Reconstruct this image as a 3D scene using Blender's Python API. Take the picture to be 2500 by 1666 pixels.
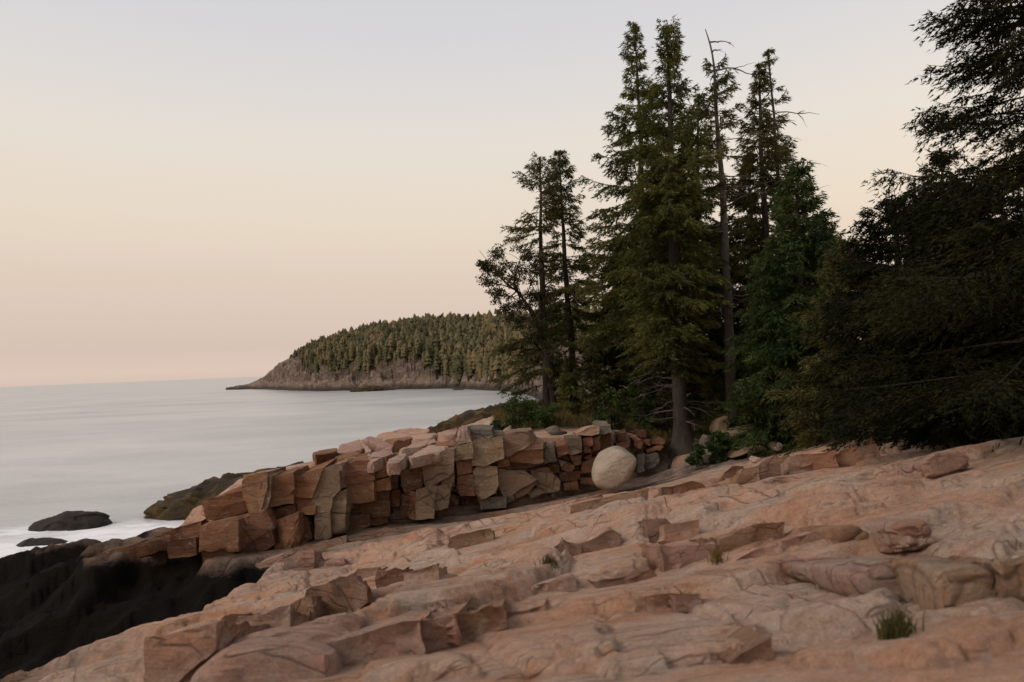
import bpy, bmesh, math, random
import numpy as np
from mathutils import Matrix, Euler

for o in list(bpy.data.objects):
    bpy.data.objects.remove(o)
SC = bpy.context.scene
COL = SC.collection
R = math.radians

# ------------------------------------------------------------------ camera
EYE = 7.0                      # eye height above the sea (sea level is z = 0)
FPX, CX, CY = 1666.7, 1250.0, 833.0     # focal length and centre in photo pixels
PITCH, ROLL = R(2.13), R(-2.31)
cam_data = bpy.data.cameras.new('camera')
cam_data.sensor_width = 36.0
cam_data.lens = 24.0
cam_data.clip_start = 0.1
cam_data.clip_end = 60000.0
cam_data.dof.use_dof = True
cam_data.dof.focus_distance = 19.0
cam_data.dof.aperture_fstop = 1.5
cam = bpy.data.objects.new('camera', cam_data)
COL.objects.link(cam)
ROT = Euler((math.pi / 2 + PITCH, 0, 0)).to_matrix() @ Matrix.Rotation(ROLL, 3, 'Z')
cam.matrix_world = Matrix.Translation((0, 0, EYE)) @ ROT.to_4x4()
SC.camera = cam

# ------------------------------------------------------------------ sky, sun, exposure
world = bpy.data.worlds.new('World')
SC.world = world
world.use_nodes = True
wn, wl = world.node_tree.nodes, world.node_tree.links
wn.clear()
w_out = wn.new('ShaderNodeOutputWorld')
w_bg = wn.new('ShaderNodeBackground')
w_tc = wn.new('ShaderNodeTexCoord')
w_sep = wn.new('ShaderNodeSeparateXYZ')
w_ramp = wn.new('ShaderNodeValToRGB')
w_sky = wn.new('ShaderNodeTexSky')
w_sky.sky_type = 'NISHITA'
w_sky.sun_disc = False
w_sky.sun_elevation = R(4)
w_sky.sun_rotation = R(60)
w_sky.dust_density = 2.0
w_sc = wn.new('ShaderNodeVectorMath'); w_sc.operation = 'SCALE'; w_sc.inputs['Scale'].default_value = 0.10
w_mix = wn.new('ShaderNodeMix'); w_mix.data_type = 'RGBA'; w_mix.inputs[0].default_value = 0.86
wl.new(w_tc.outputs['Generated'], w_sep.inputs[0])
wl.new(w_sep.outputs['Z'], w_ramp.inputs[0])
wl.new(w_sky.outputs[0], w_sc.inputs[0])
wl.new(w_sc.outputs[0], w_mix.inputs[6])
wl.new(w_ramp.outputs[0], w_mix.inputs[7])
wl.new(w_mix.outputs[2], w_bg.inputs['Color'])
wl.new(w_bg.outputs[0], w_out.inputs['Surface'])
cr = w_ramp.color_ramp
SKY = [(0.0, (0.66, 0.52, 0.445)), (0.012, (0.70, 0.55, 0.46)), (0.04, (0.64, 0.51, 0.44)), (0.12, (0.70, 0.565, 0.47)),
       (0.21, (0.77, 0.655, 0.535)), (0.31, (0.76, 0.695, 0.62)), (0.42, (0.67, 0.65, 0.655)), (0.55, (0.585, 0.585, 0.615)), (1.0, (0.43, 0.44, 0.49))]
while len(cr.elements) < len(SKY):
    cr.elements.new(0.5)
for e, (p, c) in zip(cr.elements, SKY):
    e.position = p
    e.color = (*c, 1)
w_bg.inputs['Strength'].default_value = 1.0

sun_d = bpy.data.lights.new('sun', 'SUN')
sun_d.energy = 1.5
sun_d.angle = R(25)
sun_d.color = (1.0, 0.86, 0.72)
sun = bpy.data.objects.new('sun', sun_d)
COL.objects.link(sun)
sun.rotation_euler = (R(50), 0, R(-64))      # soft glow from the open sky on the left

SC.view_settings.view_transform = 'Standard'
SC.view_settings.look = 'None'
SC.view_settings.exposure = 0.25
SC.view_settings.gamma = 1.0
SC.render.engine = 'CYCLES'
SC.cycles.use_denoising = True
SC.cycles.max_bounces = 6
SC.cycles.transparent_max_bounces = 4


# ------------------------------------------------------------------ helpers
_R = np.array(ROT)


def ray(px, py):
    d = _R @ np.array([(px - CX) / FPX, -(py - CY) / FPX, -1.0])
    return d / d[1]


def P(px, py, d):
    """The world point seen at photo pixel (px, py) at distance d along +Y."""
    return np.array([0, 0, EYE]) + ray(px, py) * d


def smooth(a, b, x):
    t = np.clip((x - a) / (b - a), 0, 1)
    return t * t * (3 - 2 * t)


def _hash(i, j, k, seed):
    h = (i.astype(np.int64) * 374761393 + j.astype(np.int64) * 668265263 + k.astype(np.int64) * 2147483647 + seed * 1274126177) & 0xFFFFFFFF
    h = ((h ^ (h >> 13)) * 1274126177) & 0xFFFFFFFF
    h = ((h ^ (h >> 16)) * 2246822519) & 0xFFFFFFFF
    return ((h ^ (h >> 15)) & 0xFFFFFF) / float(0xFFFFFF)


def vnoise(p, seed=0):
    """Value noise in -1..1 for points p (N,3)."""
    f = np.floor(p)
    t = p - f
    t = t * t * t * (t * (t * 6 - 15) + 10)
    i = f.astype(np.int64)
    out = 0
    for a in (0, 1):
        for b in (0, 1):
            for c in (0, 1):
                w = (t[:, 0] if a else 1 - t[:, 0]) * (t[:, 1] if b else 1 - t[:, 1]) * (t[:, 2] if c else 1 - t[:, 2])
                out = out + w * _hash(i[:, 0] + a, i[:, 1] + b, i[:, 2] + c, seed)
    return out * 2 - 1


def fbm(p, octaves=4, seed=0, gain=0.5, lac=2.03):
    s, a, tot = 0, 1.0, 0
    for k in range(octaves):
        s = s + a * vnoise(p * lac ** k + 17.3 * k, seed + k)
        tot += a
        a *= gain
    return s / tot


def mesh_of(name, V, Fs, mat=None, smooth_shade=True):
    """Mesh from vertices (N,3) and a list of face arrays (M,3) / (M,4)."""
    if isinstance(Fs, np.ndarray):
        Fs = [Fs]
    me = bpy.data.meshes.new(name)
    V = np.asarray(V, dtype=np.float32)
    me.vertices.add(len(V))
    me.vertices.foreach_set('co', V.ravel())
    Fs = [f for f in Fs if len(f)]
    tot = np.concatenate([np.full(len(f), f.shape[1], dtype=np.int32) for f in Fs])
    loops = np.concatenate([f.ravel() for f in Fs]).astype(np.int32)
    me.loops.add(len(loops))
    me.loops.foreach_set('vertex_index', loops)
    me.polygons.add(len(tot))
    st = np.zeros(len(tot), dtype=np.int32)
    st[1:] = np.cumsum(tot)[:-1]
    me.polygons.foreach_set('loop_start', st)
    me.polygons.foreach_set('loop_total', tot)
    me.polygons.foreach_set('use_smooth', np.full(len(tot), smooth_shade))
    me.update(calc_edges=True)
    if mat:
        me.materials.append(mat)
    return me


def obj(name, V, Fs, mat=None, parent=None, smooth_shade=True):
    V = np.asarray(V, dtype=float)
    if parent is not None:
        V = V - np.array(parent.matrix_world.translation if parent.parent else parent.location)
    o = bpy.data.objects.new(name, mesh_of(name, V, Fs, mat, smooth_shade))
    COL.objects.link(o)
    if parent is not None:
        o.parent = parent
    return o


def tag(o, label=None, cat=None, group=None, kind=None):
    for k, v in (('label', label), ('category', cat), ('group', group), ('kind', kind)):
        if v:
            o[k] = v
    return o


def empty(name, loc, *a, **k):
    o = bpy.data.objects.new(name, None)
    o.empty_display_size = 0.2
    COL.objects.link(o)
    o.location = tuple(float(v) for v in loc)
    return tag(o, *a, **k)


def attr(o, name, values):
    a = o.data.attributes.new(name, 'FLOAT', 'POINT')
    a.data.foreach_set('value', np.asarray(values, dtype=np.float32))


class Geo:
    """Collects pieces into one mesh."""
    def __init__(s):
        s.V, s.F, s.n = [], {3: [], 4: []}, 0

    def add(s, V, F):
        s.V.append(np.asarray(V, dtype=float))
        s.F[F.shape[1]].append(F + s.n)
        s.n += len(V)

    def build(s, name, mat, parent=None, smooth_shade=True):
        Fs = [np.concatenate(f) for f in s.F.values() if f]
        return obj(name, np.concatenate(s.V), Fs, mat, parent, smooth_shade)


def tube(pts, radii, sides=6):
    """Tapered tube along pts, closed at the far end."""
    pts = np.asarray(pts, dtype=float)
    radii = np.asarray(radii, dtype=float)
    n = len(pts)
    tan = np.gradient(pts, axis=0)
    tan /= np.linalg.norm(tan, axis=1)[:, None] + 1e-9
    ref = np.array([0.31, 0.87, 0.38])
    a = np.cross(tan, ref)
    a /= np.linalg.norm(a, axis=1)[:, None] + 1e-9
    b = np.cross(tan, a)
    ang = np.arange(sides) * 2 * math.pi / sides
    V = pts[:, None, :] + radii[:, None, None] * (np.cos(ang)[None, :, None] * a[:, None, :] + np.sin(ang)[None, :, None] * b[:, None, :])
    V = V.reshape(-1, 3)
    i = np.arange(n - 1)[:, None] * sides
    j = np.arange(sides)[None, :]
    k = (j + 1) % sides
    F = np.stack([i + j, i + k, i + sides + k, i + sides + j], -1).reshape(-1, 4)
    return V, F


# ------------------------------------------------------------------ materials
def nodes_of(name):
    m = bpy.data.materials.new(name)
    m.use_nodes = True
    nt = m.node_tree
    nt.nodes.clear()
    out = nt.nodes.new('ShaderNodeOutputMaterial')
    bs = nt.nodes.new('ShaderNodeBsdfPrincipled')
    nt.links.new(bs.outputs[0], out.inputs['Surface'])
    return m, nt, bs, out


class NT:
    def __init__(s, nt):
        s.nt = nt

    def node(s, t, **kw):
        n = s.nt.nodes.new(t)
        for k, v in kw.items():
            setattr(n, k, v)
        return n

    def link(s, a, b):
        s.nt.links.new(a, b)

    def pos(s, scale=(1, 1, 1), rot=(0, 0, 0)):
        g = s.node('ShaderNodeNewGeometry')
        m = s.node('ShaderNodeMapping')
        m.inputs['Scale'].default_value = scale
        m.inputs['Rotation'].default_value = rot
        s.link(g.outputs['Position'], m.inputs['Vector'])
        return m.outputs[0]

    def noise(s, vec, scale, detail=6, rough=0.6, dist=0.0):
        n = s.node('ShaderNodeTexNoise')
        n.inputs['Scale'].default_value = scale
        n.inputs['Detail'].default_value = detail
        n.inputs['Roughness'].default_value = rough
        n.inputs['Distortion'].default_value = dist
        s.link(vec, n.inputs['Vector'])
        return n.outputs['Fac']

    def ramp(s, fac, stops):
        r = s.node('ShaderNodeValToRGB')
        e = r.color_ramp.elements
        while len(e) < len(stops):
            e.new(0.5)
        for el, (p, c) in zip(e, stops):
            el.position = p
            el.color = (*c, 1) if not isinstance(c, (int, float)) else (c, c, c, 1)
        s.link(fac, r.inputs[0])
        return r.outputs[0]

    def mix(s, fac, a, b, mode='MIX'):
        m = s.node('ShaderNodeMix', data_type='RGBA', blend_type=mode)
        for sock, v in ((m.inputs[0], fac), (m.inputs[6], a), (m.inputs[7], b)):
            if isinstance(v, (int, float)):
                sock.default_value = v
            elif isinstance(v, tuple):
                sock.default_value = (*v, 1)
            else:
                s.link(v, sock)
        return m.outputs[2]

    def math(s, op, a, b=0.0, clamp=False):
        m = s.node('ShaderNodeMath', operation=op, use_clamp=clamp)
        for sock, v in ((m.inputs[0], a), (m.inputs[1], b)):
            if isinstance(v, (int, float)):
                sock.default_value = v
            else:
                s.link(v, sock)
        return m.outputs[0]

    def bump(s, h, strength, dist, base=None):
        b = s.node('ShaderNodeBump')
        b.inputs['Strength'].default_value = strength
        b.inputs['Distance'].default_value = dist
        s.link(h, b.inputs['Height'])
        if base is not None:
            s.link(base, b.inputs['Normal'])
        return b.outputs[0]

    def attr(s, name):
        a = s.node('ShaderNodeAttribute')
        a.attribute_name = name
        return a.outputs['Fac']


def rock_mat(name, main, second, stain, stain_at=0.56, shore=False, rough=0.85, joints=True):
    """Coarse weathered granite: two body colours, rust or grey stains, dark lichen flecks, joints along the strike."""
    m, nt, bs, out = nodes_of(name)
    n = NT(nt)
    p = n.pos()
    ps = n.pos((0.55, 1.9, 1.5), (0, 0, R(-4)))
    big = n.noise(p, 0.55, 5, 0.6, 0.6)
    col = n.mix(n.ramp(big, [(0.40, 0.0), (0.62, 1.0)]), main, second)
    st = n.noise(ps, 1.1, 8, 0.66, 0.8)
    col = n.mix(n.math('MULTIPLY', n.ramp(st, [(stain_at - 0.06, 0.0), (stain_at + 0.12, 1.0)]), 0.8), col, stain)
    grey = n.noise(ps, 2.6, 8, 0.7, 1.2)
    col = n.mix(n.math('MULTIPLY', n.ramp(grey, [(0.53, 0.0), (0.72, 1.0)]), 0.5), col, (0.22, 0.195, 0.18))
    pk = n.pos((0.35, 4.2, 3.0), (0, 0, R(-4)))
    streak = n.noise(pk, 1.5, 9, 0.72, 1.0)
    col = n.mix(n.math('MULTIPLY', n.ramp(streak, [(0.55, 0.0), (0.67, 1.0)]), 0.55), col, (0.13, 0.098, 0.080))
    col = n.mix(n.math('MULTIPLY', n.ramp(streak, [(0.30, 1.0), (0.42, 0.0)]), 0.45), col, (0.46, 0.335, 0.265))
    fine = n.noise(p, 26, 6, 0.75)
    col = n.mix(0.45, col, n.ramp(fine, [(0.28, (0.55, 0.53, 0.51)), (0.5, (1.0, 1.0, 1.0)), (0.72, (1.4, 1.36, 1.33))]), 'MULTIPLY')
    grain = n.noise(p, 85, 3, 0.8)
    col = n.mix(0.5, col, n.ramp(grain, [(0.30, (0.50, 0.48, 0.46)), (0.5, (1.0, 1.0, 1.0)), (0.70, (1.45, 1.40, 1.36))]), 'MULTIPLY')
    lich = n.noise(p, 4.2, 9, 0.78, 0.6)
    col = n.mix(n.math('MULTIPLY', n.ramp(lich, [(0.57, 0.0), (0.63, 1.0)]), 0.42), col, (0.40, 0.375, 0.33))
    blot = n.noise(n.pos((1.2, 1.2, 1.2)), 2.1, 9, 0.75, 0.8)
    col = n.mix(n.math('MULTIPLY', n.ramp(blot, [(0.56, 0.0), (0.64, 1.0)]), 0.45), col, (0.115, 0.085, 0.066))
    fleck = n.noise(ps, 7.5, 10, 0.8, 1.5)
    col = n.mix(n.math('MULTIPLY', n.ramp(fleck, [(0.60, 0.0), (0.68, 1.0)]), 0.65), col, (0.07, 0.06, 0.05))
    wv = n.node('ShaderNodeVectorMath', operation='ADD')
    wn_ = n.node('ShaderNodeTexNoise'); wn_.inputs['Scale'].default_value = 1.1; wn_.inputs['Detail'].default_value = 5
    n.link(ps, wn_.inputs['Vector'])
    ws = n.node('ShaderNodeVectorMath', operation='SCALE'); ws.inputs['Scale'].default_value = 0.9
    n.link(wn_.outputs['Color'], ws.inputs[0])
    n.link(ps, wv.inputs[0]); n.link(ws.outputs[0], wv.inputs[1])
    vo = n.node('ShaderNodeTexVoronoi', feature='DISTANCE_TO_EDGE')
    vo.inputs['Scale'].default_value = 1.0
    n.link(wv.outputs[0], vo.inputs['Vector'])
    net = n.ramp(vo.outputs['Distance'], [(0.0, 1.0), (0.022, 0.0)])
    lines = []
    for sc_, rz, wd_, sd_ in ((1.0, -5, .006, 0), (2.1, -11, .006, 3), (0.55, 58, .0035, 7)):
        lp = n.node('ShaderNodeMapping')
        lp.inputs['Scale'].default_value = (.13, 1.5, 0.5)
        lp.inputs['Location'].default_value = (sd_, sd_ * 1.7, 0)
        lr = n.node('ShaderNodeMapping')
        lr.inputs['Rotation'].default_value = (0, 0, R(rz))
        g_ = n.node('ShaderNodeNewGeometry')
        n.link(g_.outputs['Position'], lr.inputs['Vector'])
        n.link(lr.outputs[0], lp.inputs['Vector'])
        ln = n.noise(lp.outputs[0], sc_, 2.5, 0.45, 0.15)
        lines.append(n.ramp(n.math('ABSOLUTE', n.math('SUBTRACT', ln, .5)), [(0.0, 1.0), (wd_, 0.0)]))
    breakup = n.ramp(n.noise(p, 0.9, 5, 0.6), [(0.46, 0.0), (0.60, 1.0)])
    brk2 = n.ramp(n.noise(p, 0.5, 4, 0.6), [(0.42, 0.0), (0.58, 1.0)])
    joint = n.math('MAXIMUM', n.math('MULTIPLY', net, n.math('MULTIPLY', breakup, .55)), n.math('MULTIPLY', n.math('MAXIMUM', lines[0], n.math('MAXIMUM', lines[1], lines[2])), brk2))
    if joints:
        col = n.mix(n.math('MULTIPLY', joint, 0.62), col, (0.060, 0.042, 0.032))
    oi = n.node('ShaderNodeObjectInfo')
    hsv = n.node('ShaderNodeHueSaturation')
    n.link(col, hsv.inputs['Color'])
    n.link(n.math('ADD', n.math('MULTIPLY', oi.outputs['Random'], 0.28), 0.86), hsv.inputs['Value'])
    n.link(n.math('ADD', n.math('MULTIPLY', oi.outputs['Random'], 0.016), 0.492), hsv.inputs['Hue'])
    col = hsv.outputs[0]
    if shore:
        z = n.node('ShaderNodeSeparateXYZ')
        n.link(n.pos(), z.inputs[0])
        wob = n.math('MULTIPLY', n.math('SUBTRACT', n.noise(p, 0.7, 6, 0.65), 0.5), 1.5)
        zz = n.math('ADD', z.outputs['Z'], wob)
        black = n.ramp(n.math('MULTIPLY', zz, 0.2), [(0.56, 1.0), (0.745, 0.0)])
        col = n.mix(n.math('MULTIPLY', black, 1.0), col, (0.0055, 0.0034, 0.0024))  # black of the low splash zone, deepened to carry the gully's shade too
        soil = n.attr('soil')
        litter = n.ramp(n.noise(p, 3.2, 8, 0.7), [(0.3, (0.035, 0.024, 0.014)), (0.55, (0.075, 0.052, 0.030)), (0.75, (0.06, 0.062, 0.025))])
        col = n.mix(soil, col, litter)
        gravel = n.attr('gravel')
        gcol = n.ramp(n.noise(p, 14, 8, 0.8), [(0.3, (0.05, 0.045, 0.042)), (0.6, (0.13, 0.115, 0.105)), (0.8, (0.22, 0.19, 0.17))])
        gravel = n.math('MULTIPLY', gravel, n.ramp(n.noise(p, 2.2, 7, 0.7), [(0.36, 0.15), (0.56, 1.0)]))
        col = n.mix(gravel, col, gcol)
    n.link(col, bs.inputs['Base Color'])
    bs.inputs['Roughness'].default_value = rough
    bs.inputs['Specular IOR Level'].default_value = 0.10
    b1 = n.bump(n.noise(ps, 3.0, 10, 0.72, 0.8), 0.75, 0.16)
    b1 = n.bump(streak, 0.5, 0.06, b1)
    b2 = n.bump(n.noise(p, 18, 10, 0.8), 0.75, 0.035, b1)
    if joints:
        b2 = n.bump(n.math('SUBTRACT', 1.0, joint), 0.6, 0.04, b2)
    n.link(b2, bs.inputs['Normal'])
    return m


M = {}
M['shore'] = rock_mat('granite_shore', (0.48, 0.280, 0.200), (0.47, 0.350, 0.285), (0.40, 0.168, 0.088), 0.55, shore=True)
M['pink'] = rock_mat('granite_pink', (0.48, 0.278, 0.198), (0.45, 0.330, 0.268), (0.38, 0.162, 0.085))
M['tan'] = rock_mat('granite_tan', (0.32, 0.185, 0.122), (0.33, 0.225, 0.165), (0.25, 0.112, 0.056), 0.52)
M['rust'] = rock_mat('granite_rust', (0.25, 0.112, 0.057), (0.31, 0.165, 0.097), (0.165, 0.066, 0.031), 0.54)
M['dark'] = rock_mat('granite_dark_rust', (0.115, 0.050, 0.024), (0.155, 0.078, 0.041), (0.065, 0.028, 0.014), 0.54)
M['buff'] = rock_mat('granite_buff', (0.285, 0.196, 0.125), (0.255, 0.185, 0.125), (0.22, 0.112, 0.052), 0.56)
M['grey'] = rock_mat('granite_grey', (0.19, 0.155, 0.115), (0.17, 0.145, 0.12), (0.18, 0.105, 0.06), 0.6)
M['pale'] = rock_mat('boulder_pale', (0.52, 0.415, 0.32), (0.45, 0.375, 0.295), (0.36, 0.25, 0.165), 0.58, joints=False)
M['weed'] = None


def simple_mat(name, stops, scale=4.0, rough=0.9, bump=(0.5, 0.05, 12), detail=8, spec=0.3):
    m, nt, bs, out = nodes_of(name)
    n = NT(nt)
    p = n.pos()
    n.link(n.ramp(n.noise(p, scale, detail, 0.7, 0.4), stops), bs.inputs['Base Color'])
    bs.inputs['Roughness'].default_value = rough
    bs.inputs['Specular IOR Level'].default_value = spec
    if bump:
        n.link(n.bump(n.noise(p, bump[2], 8, 0.7), bump[0], bump[1]), bs.inputs['Normal'])
    return m


def leaf_mat(name, dark, mid, light, scale=0.8, trans=0.25, tone=False, spec=.15):
    m, nt, bs, out = nodes_of(name)
    n = NT(nt)
    p = n.pos()
    a = n.noise(p, scale, 3, 0.6)
    b = n.noise(p, 9.0, 2, 0.6)
    f = n.math('ADD', n.math('MULTIPLY', a, 0.7), n.math('MULTIPLY', b, 0.3))
    if tone:
        f = n.math('ADD', f, n.attr('tone'))
    col = n.ramp(f, [(0.36, dark), (0.50, mid), (0.64, light)])
    n.link(col, bs.inputs['Base Color'])
    bs.inputs['Roughness'].default_value = 0.75
    bs.inputs['Specular IOR Level'].default_value = spec
    tr = n.node('ShaderNodeBsdfTranslucent')
    n.link(col, tr.inputs['Color'])
    mx = n.node('ShaderNodeMixShader')
    mx.inputs[0].default_value = trans
    n.link(bs.outputs[0], mx.inputs[1])
    n.link(tr.outputs[0], mx.inputs[2])
    n.link(mx.outputs[0], out.inputs['Surface'])
    return m


def bark_mat(name, a, b):
    m, nt, bs, out = nodes_of(name)
    n = NT(nt)
    p = n.pos((1, 1, 0.28))
    f = n.math('ADD', n.math('MULTIPLY', n.noise(p, 9, 8, 0.8, 0.5), .7), n.math('MULTIPLY', n.noise(n.pos(), 1.6, 4, 0.6), .3))
    n.link(n.ramp(f, [(0.38, a), (0.60, b)]), bs.inputs['Base Color'])
    bs.inputs['Roughness'].default_value = 0.95
    n.link(n.bump(f, 0.8, 0.04), bs.inputs['Normal'])
    return m


M['weed'] = simple_mat('rockweed', [(0.34, (0.016, 0.010, 0.006)), (0.50, (0.042, 0.026, 0.010)), (0.62, (0.110, 0.070, 0.017)), (0.8, (0.05, 0.030, 0.012))], 0.55, 0.85, (0.9, 0.15, 7))
M['wet'] = simple_mat('wet_rock', [(0.3, (0.010, 0.008, 0.006)), (0.7, (0.032, 0.023, 0.018))], 2.5, 0.8, (0.6, 0.08, 9))
M['spruce'] = leaf_mat('spruce_needles', (0.036, 0.041, 0.012), (0.076, 0.083, 0.022), (0.150, 0.142, 0.036))
M['bright'] = leaf_mat('bright_needles', (0.022, 0.034, 0.012), (0.042, 0.062, 0.018), (0.072, 0.094, 0.025))
M['shade'] = leaf_mat('shaded_needles', (0.008, 0.009, 0.004), (0.016, 0.018, 0.007), (0.030, 0.029, 0.010), trans=0.06, spec=.04)  # needle colour with the shade of the dark wood put into it
M['olive'] = leaf_mat('olive_needles', (0.042, 0.040, 0.015), (0.078, 0.073, 0.024), (0.13, 0.110, 0.034))
M['oak'] = leaf_mat('broad_leaves', (0.030, 0.030, 0.014), (0.052, 0.048, 0.020), (0.085, 0.068, 0.028), trans=0.3)
M['dusk'] = leaf_mat('dusky_leaves', (0.016, 0.013, 0.006), (0.028, 0.022, 0.010), (0.045, 0.033, 0.014), 2.0, 0.1)
M['shrub'] = leaf_mat('shrub_leaves', (0.026, 0.045, 0.014), (0.050, 0.080, 0.024), (0.085, 0.115, 0.034), 2.0, 0.3)
M['ochre'] = leaf_mat('dry_grass_blades', (0.060, 0.050, 0.018), (0.11, 0.085, 0.03), (0.19, 0.12, 0.04), 1.2, 0.3)
M['bark'] = bark_mat('spruce_bark', (0.012, 0.009, 0.007), (0.048, 0.036, 0.028))
M['dead'] = bark_mat('dead_wood', (0.040, 0.031, 0.025), (0.13, 0.104, 0.083))
M['twig'] = bark_mat('twig_bark', (0.014, 0.011, 0.008), (0.035, 0.027, 0.020))

# water
m, nt, bs, out = nodes_of('sea_water')
n = NT(nt)
M['water'] = m
p = n.pos((0.5, 1.0, 1.0), (0, 0, R(8)))
foam = n.attr('foam')
fn = n.noise(n.pos((0.6, 1.3, 1), (0, 0, R(-20))), 0.55, 8, 0.62, 1.5)
fm = n.math('MULTIPLY', foam, n.ramp(n.math('ADD', fn, n.math('MULTIPLY', n.math('SUBTRACT', foam, 0.6), 0.35)), [(0.26, 0.0), (0.66, 1.0)]))
depthcol = n.ramp(n.noise(p, 0.05, 5, 0.6, 0.5), [(0.35, (0.33, 0.345, 0.35)), (0.65, (0.50, 0.50, 0.495))])
col = n.mix(fm, depthcol, (0.84, 0.83, 0.84))
n.link(col, bs.inputs['Base Color'])
n.link(n.math('ADD', n.math('MULTIPLY', fm, 0.5), 0.28), bs.inputs['Roughness'])
bs.inputs['IOR'].default_value = 1.33
wv = n.bump(n.noise(p, 0.35, 6, 0.7, 0.5), 0.45, 0.5)
wv2 = n.bump(n.noise(p, 3.2, 5, 0.65), 0.35, 0.09, wv)
n.link(wv2, bs.inputs['Normal'])


# ------------------------------------------------------------------ ground heights
def tps_fit(pts, z):
    pts = np.asarray(pts, float); z = np.asarray(z, float)
    d = np.linalg.norm(pts[:, None] - pts[None], axis=2)
    K = np.where(d > 0, d * d * np.log(d + 1e-12), 0) + np.eye(len(pts)) * 0.05
    A = np.zeros((len(pts) + 3,) * 2)
    A[:-3, :-3] = K
    A[:-3, -3:] = np.c_[np.ones(len(pts)), pts]
    A[-3:, :-3] = A[:-3, -3:].T
    w = np.linalg.solve(A, np.r_[z, 0, 0, 0])

    def f(x, y):
        x = np.asarray(x, float); y = np.asarray(y, float)
        s = w[-3] + w[-2] * x + w[-1] * y
        for (a, b), c in zip(pts, w):
            r2 = (x - a) ** 2 + (y - b) ** 2
            s = s + c * 0.5 * r2 * np.log(r2 + 1e-12)
        return s
    return f


def plane(x, y):
    return EYE - 1.3 + 0.2 * x - 0.12 * y


gp = [(480, 1370, 15.5), (700, 1330, 16.2), (900, 1290, 17), (1250, 1250, 18), (1380, 1220, 18.7), (1500, 1190, 19.3), (1620, 1140, 20),
      (1668, 1095, 20.5), (1790, 1080, 20), (1960, 1075, 18.5), (2100, 1065, 16), (2250, 1050, 14), (2400, 1060, 12), (2500, 1072, 11),
      (2500, 1666, 2.8), (1250, 1666, 3.6), (700, 1666, 4.1), (200, 1640, 5.0)]
gp = [P(*q) for q in gp]
gp += [np.array([x, y, plane(x, y)]) for x, y in ((0, 6), (2, 8), (-2, 8), (0, 11), (3, 11), (5, 8), (-4, 9), (-6, 6), (0, 0), (4, 1), (-4, 2), (10, 5))]
gp += [np.array([15, 14, 6.0]), np.array([20, 25, 6.6]), np.array([14, 30, 6.0]), np.array([25, 10, 7.5]), np.array([-9, 17, 2.9]), np.array([-14, 19, 2.7])]
_g = tps_fit([q[:2] for q in gp], [q[2] for q in gp])
tp = [(600, 1165, 18.5), (560, 1185, 18), (700, 1150, 18.5), (700, 1130, 21.5), (765, 1118, 23), (900, 1112, 18.5), (900, 1092, 22), (1000, 1076, 24),
      (1060, 1088, 20), (1130, 1065, 20.5), (1150, 1048, 24), (1250, 1053, 20), (1280, 1037, 22), (1400, 1050, 20), (1337, 985, 26), (1250, 1012, 25),
      (1450, 1000, 25), (1520, 1045, 20.5), (1600, 1035, 23), (1668, 1085, 21), (1790, 1040, 22), (1900, 1040, 22), (2000, 1030, 20), (2250, 1030, 17),
      (2500, 1040, 15), (1500, 965, 32), (1800, 960, 32), (2200, 960, 30), (2800, 1000, 16)]
tp = [P(*q) for q in tp]
_t = tps_fit([q[:2] for q in tp], [q[2] for q in tp])
WX = [-30, -9.5, -7.2, -5.3, -3.57, 0, 1.46, 2.9, 4.44, 6.0, 9.0, 40]
WY = [19.5, 16.6, 15.6, 16.2, 17, 18, 18.7, 19.3, 20, 20.4, 18.6, 18]
BX = [-30, -12, -9, -8, -6, -3.5, -1, 0.5, 2, 6, 12, 25, 60]
BY = [17.6, 17.9, 19.2, 21.0, 23.3, 25, 26.5, 28, 30, 34, 45, 60, 90]


def wall_y(x):
    return np.interp(x, WX, WY)


def soil_mask(x, y):
    ys = np.interp(x, [-1.2, -0.5, 0.3, 3, 5, 7, 9, 10, 14], [28, 23, 20.8, 20.7, 20.3, 19.3, 15.2, 10.5, 9.5])
    nz = fbm(np.c_[x * 0.9, y * 0.9, x * 0], 4, 31)
    m = smooth(-0.6, 0.5, y - ys + smooth(5, 7, x) * .55 + nz * (0.8 + smooth(5, 7, x) * .7))
    return m * smooth(-1.4, -0.3, x)


def gravel_mask(x, y):
    # grey gravel fan between the boulder and the foot of the big spruce
    nz = fbm(np.c_[x * 0.8, y * 0.8, x * 0], 4, 77)
    d = np.sqrt(((x - 4.9) / 2.3) ** 2 + ((y - 18.7) / 1.3) ** 2)
    return smooth(1.25, 0.6, d + nz * 0.35)


def cells(u, v, seed, amp, tilt, sv, k=26.0):
    """Blocky sheets on a jittered lattice: blended heights (steps a few centimetres wide) and closeness to the nearest joint."""
    iu, iv = np.floor(u), np.floor(v)
    f1 = np.full(u.shape, 9.0); f2 = np.full(u.shape, 9.0)
    sw = 0; sh = 0
    for a in (-1, 0, 1):
        for b in (-1, 0, 1):
            ci, cj = iu + a, iv + b
            z = ci * 0
            hx = ci + 0.1 + 0.8 * _hash(ci, cj, z, seed)
            hy = cj + 0.1 + 0.8 * _hash(ci, cj, z, seed + 1)
            r1 = _hash(ci, cj, z, seed + 2)
            r2 = _hash(ci, cj, z, seed + 3)
            d = np.maximum(np.abs(u - hx), np.abs(v - hy)) * 0.65 + np.hypot(u - hx, v - hy) * 0.35
            hc = amp * (r1 - 0.5) * np.where(r2 > 0.3, 1.0, 0.3) - tilt * (v - hy) * sv * (0.4 + r2) + 0.5 * tilt * (u - hx) * sv * (r1 - .5)
            w = np.exp(-k * d)
            sw = sw + w; sh = sh + w * hc
            f2 = np.where(d < f1, f1, np.minimum(f2, d))
            f1 = np.minimum(f1, d)
    return sh / sw, f2 - f1


TH = R(4)


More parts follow.
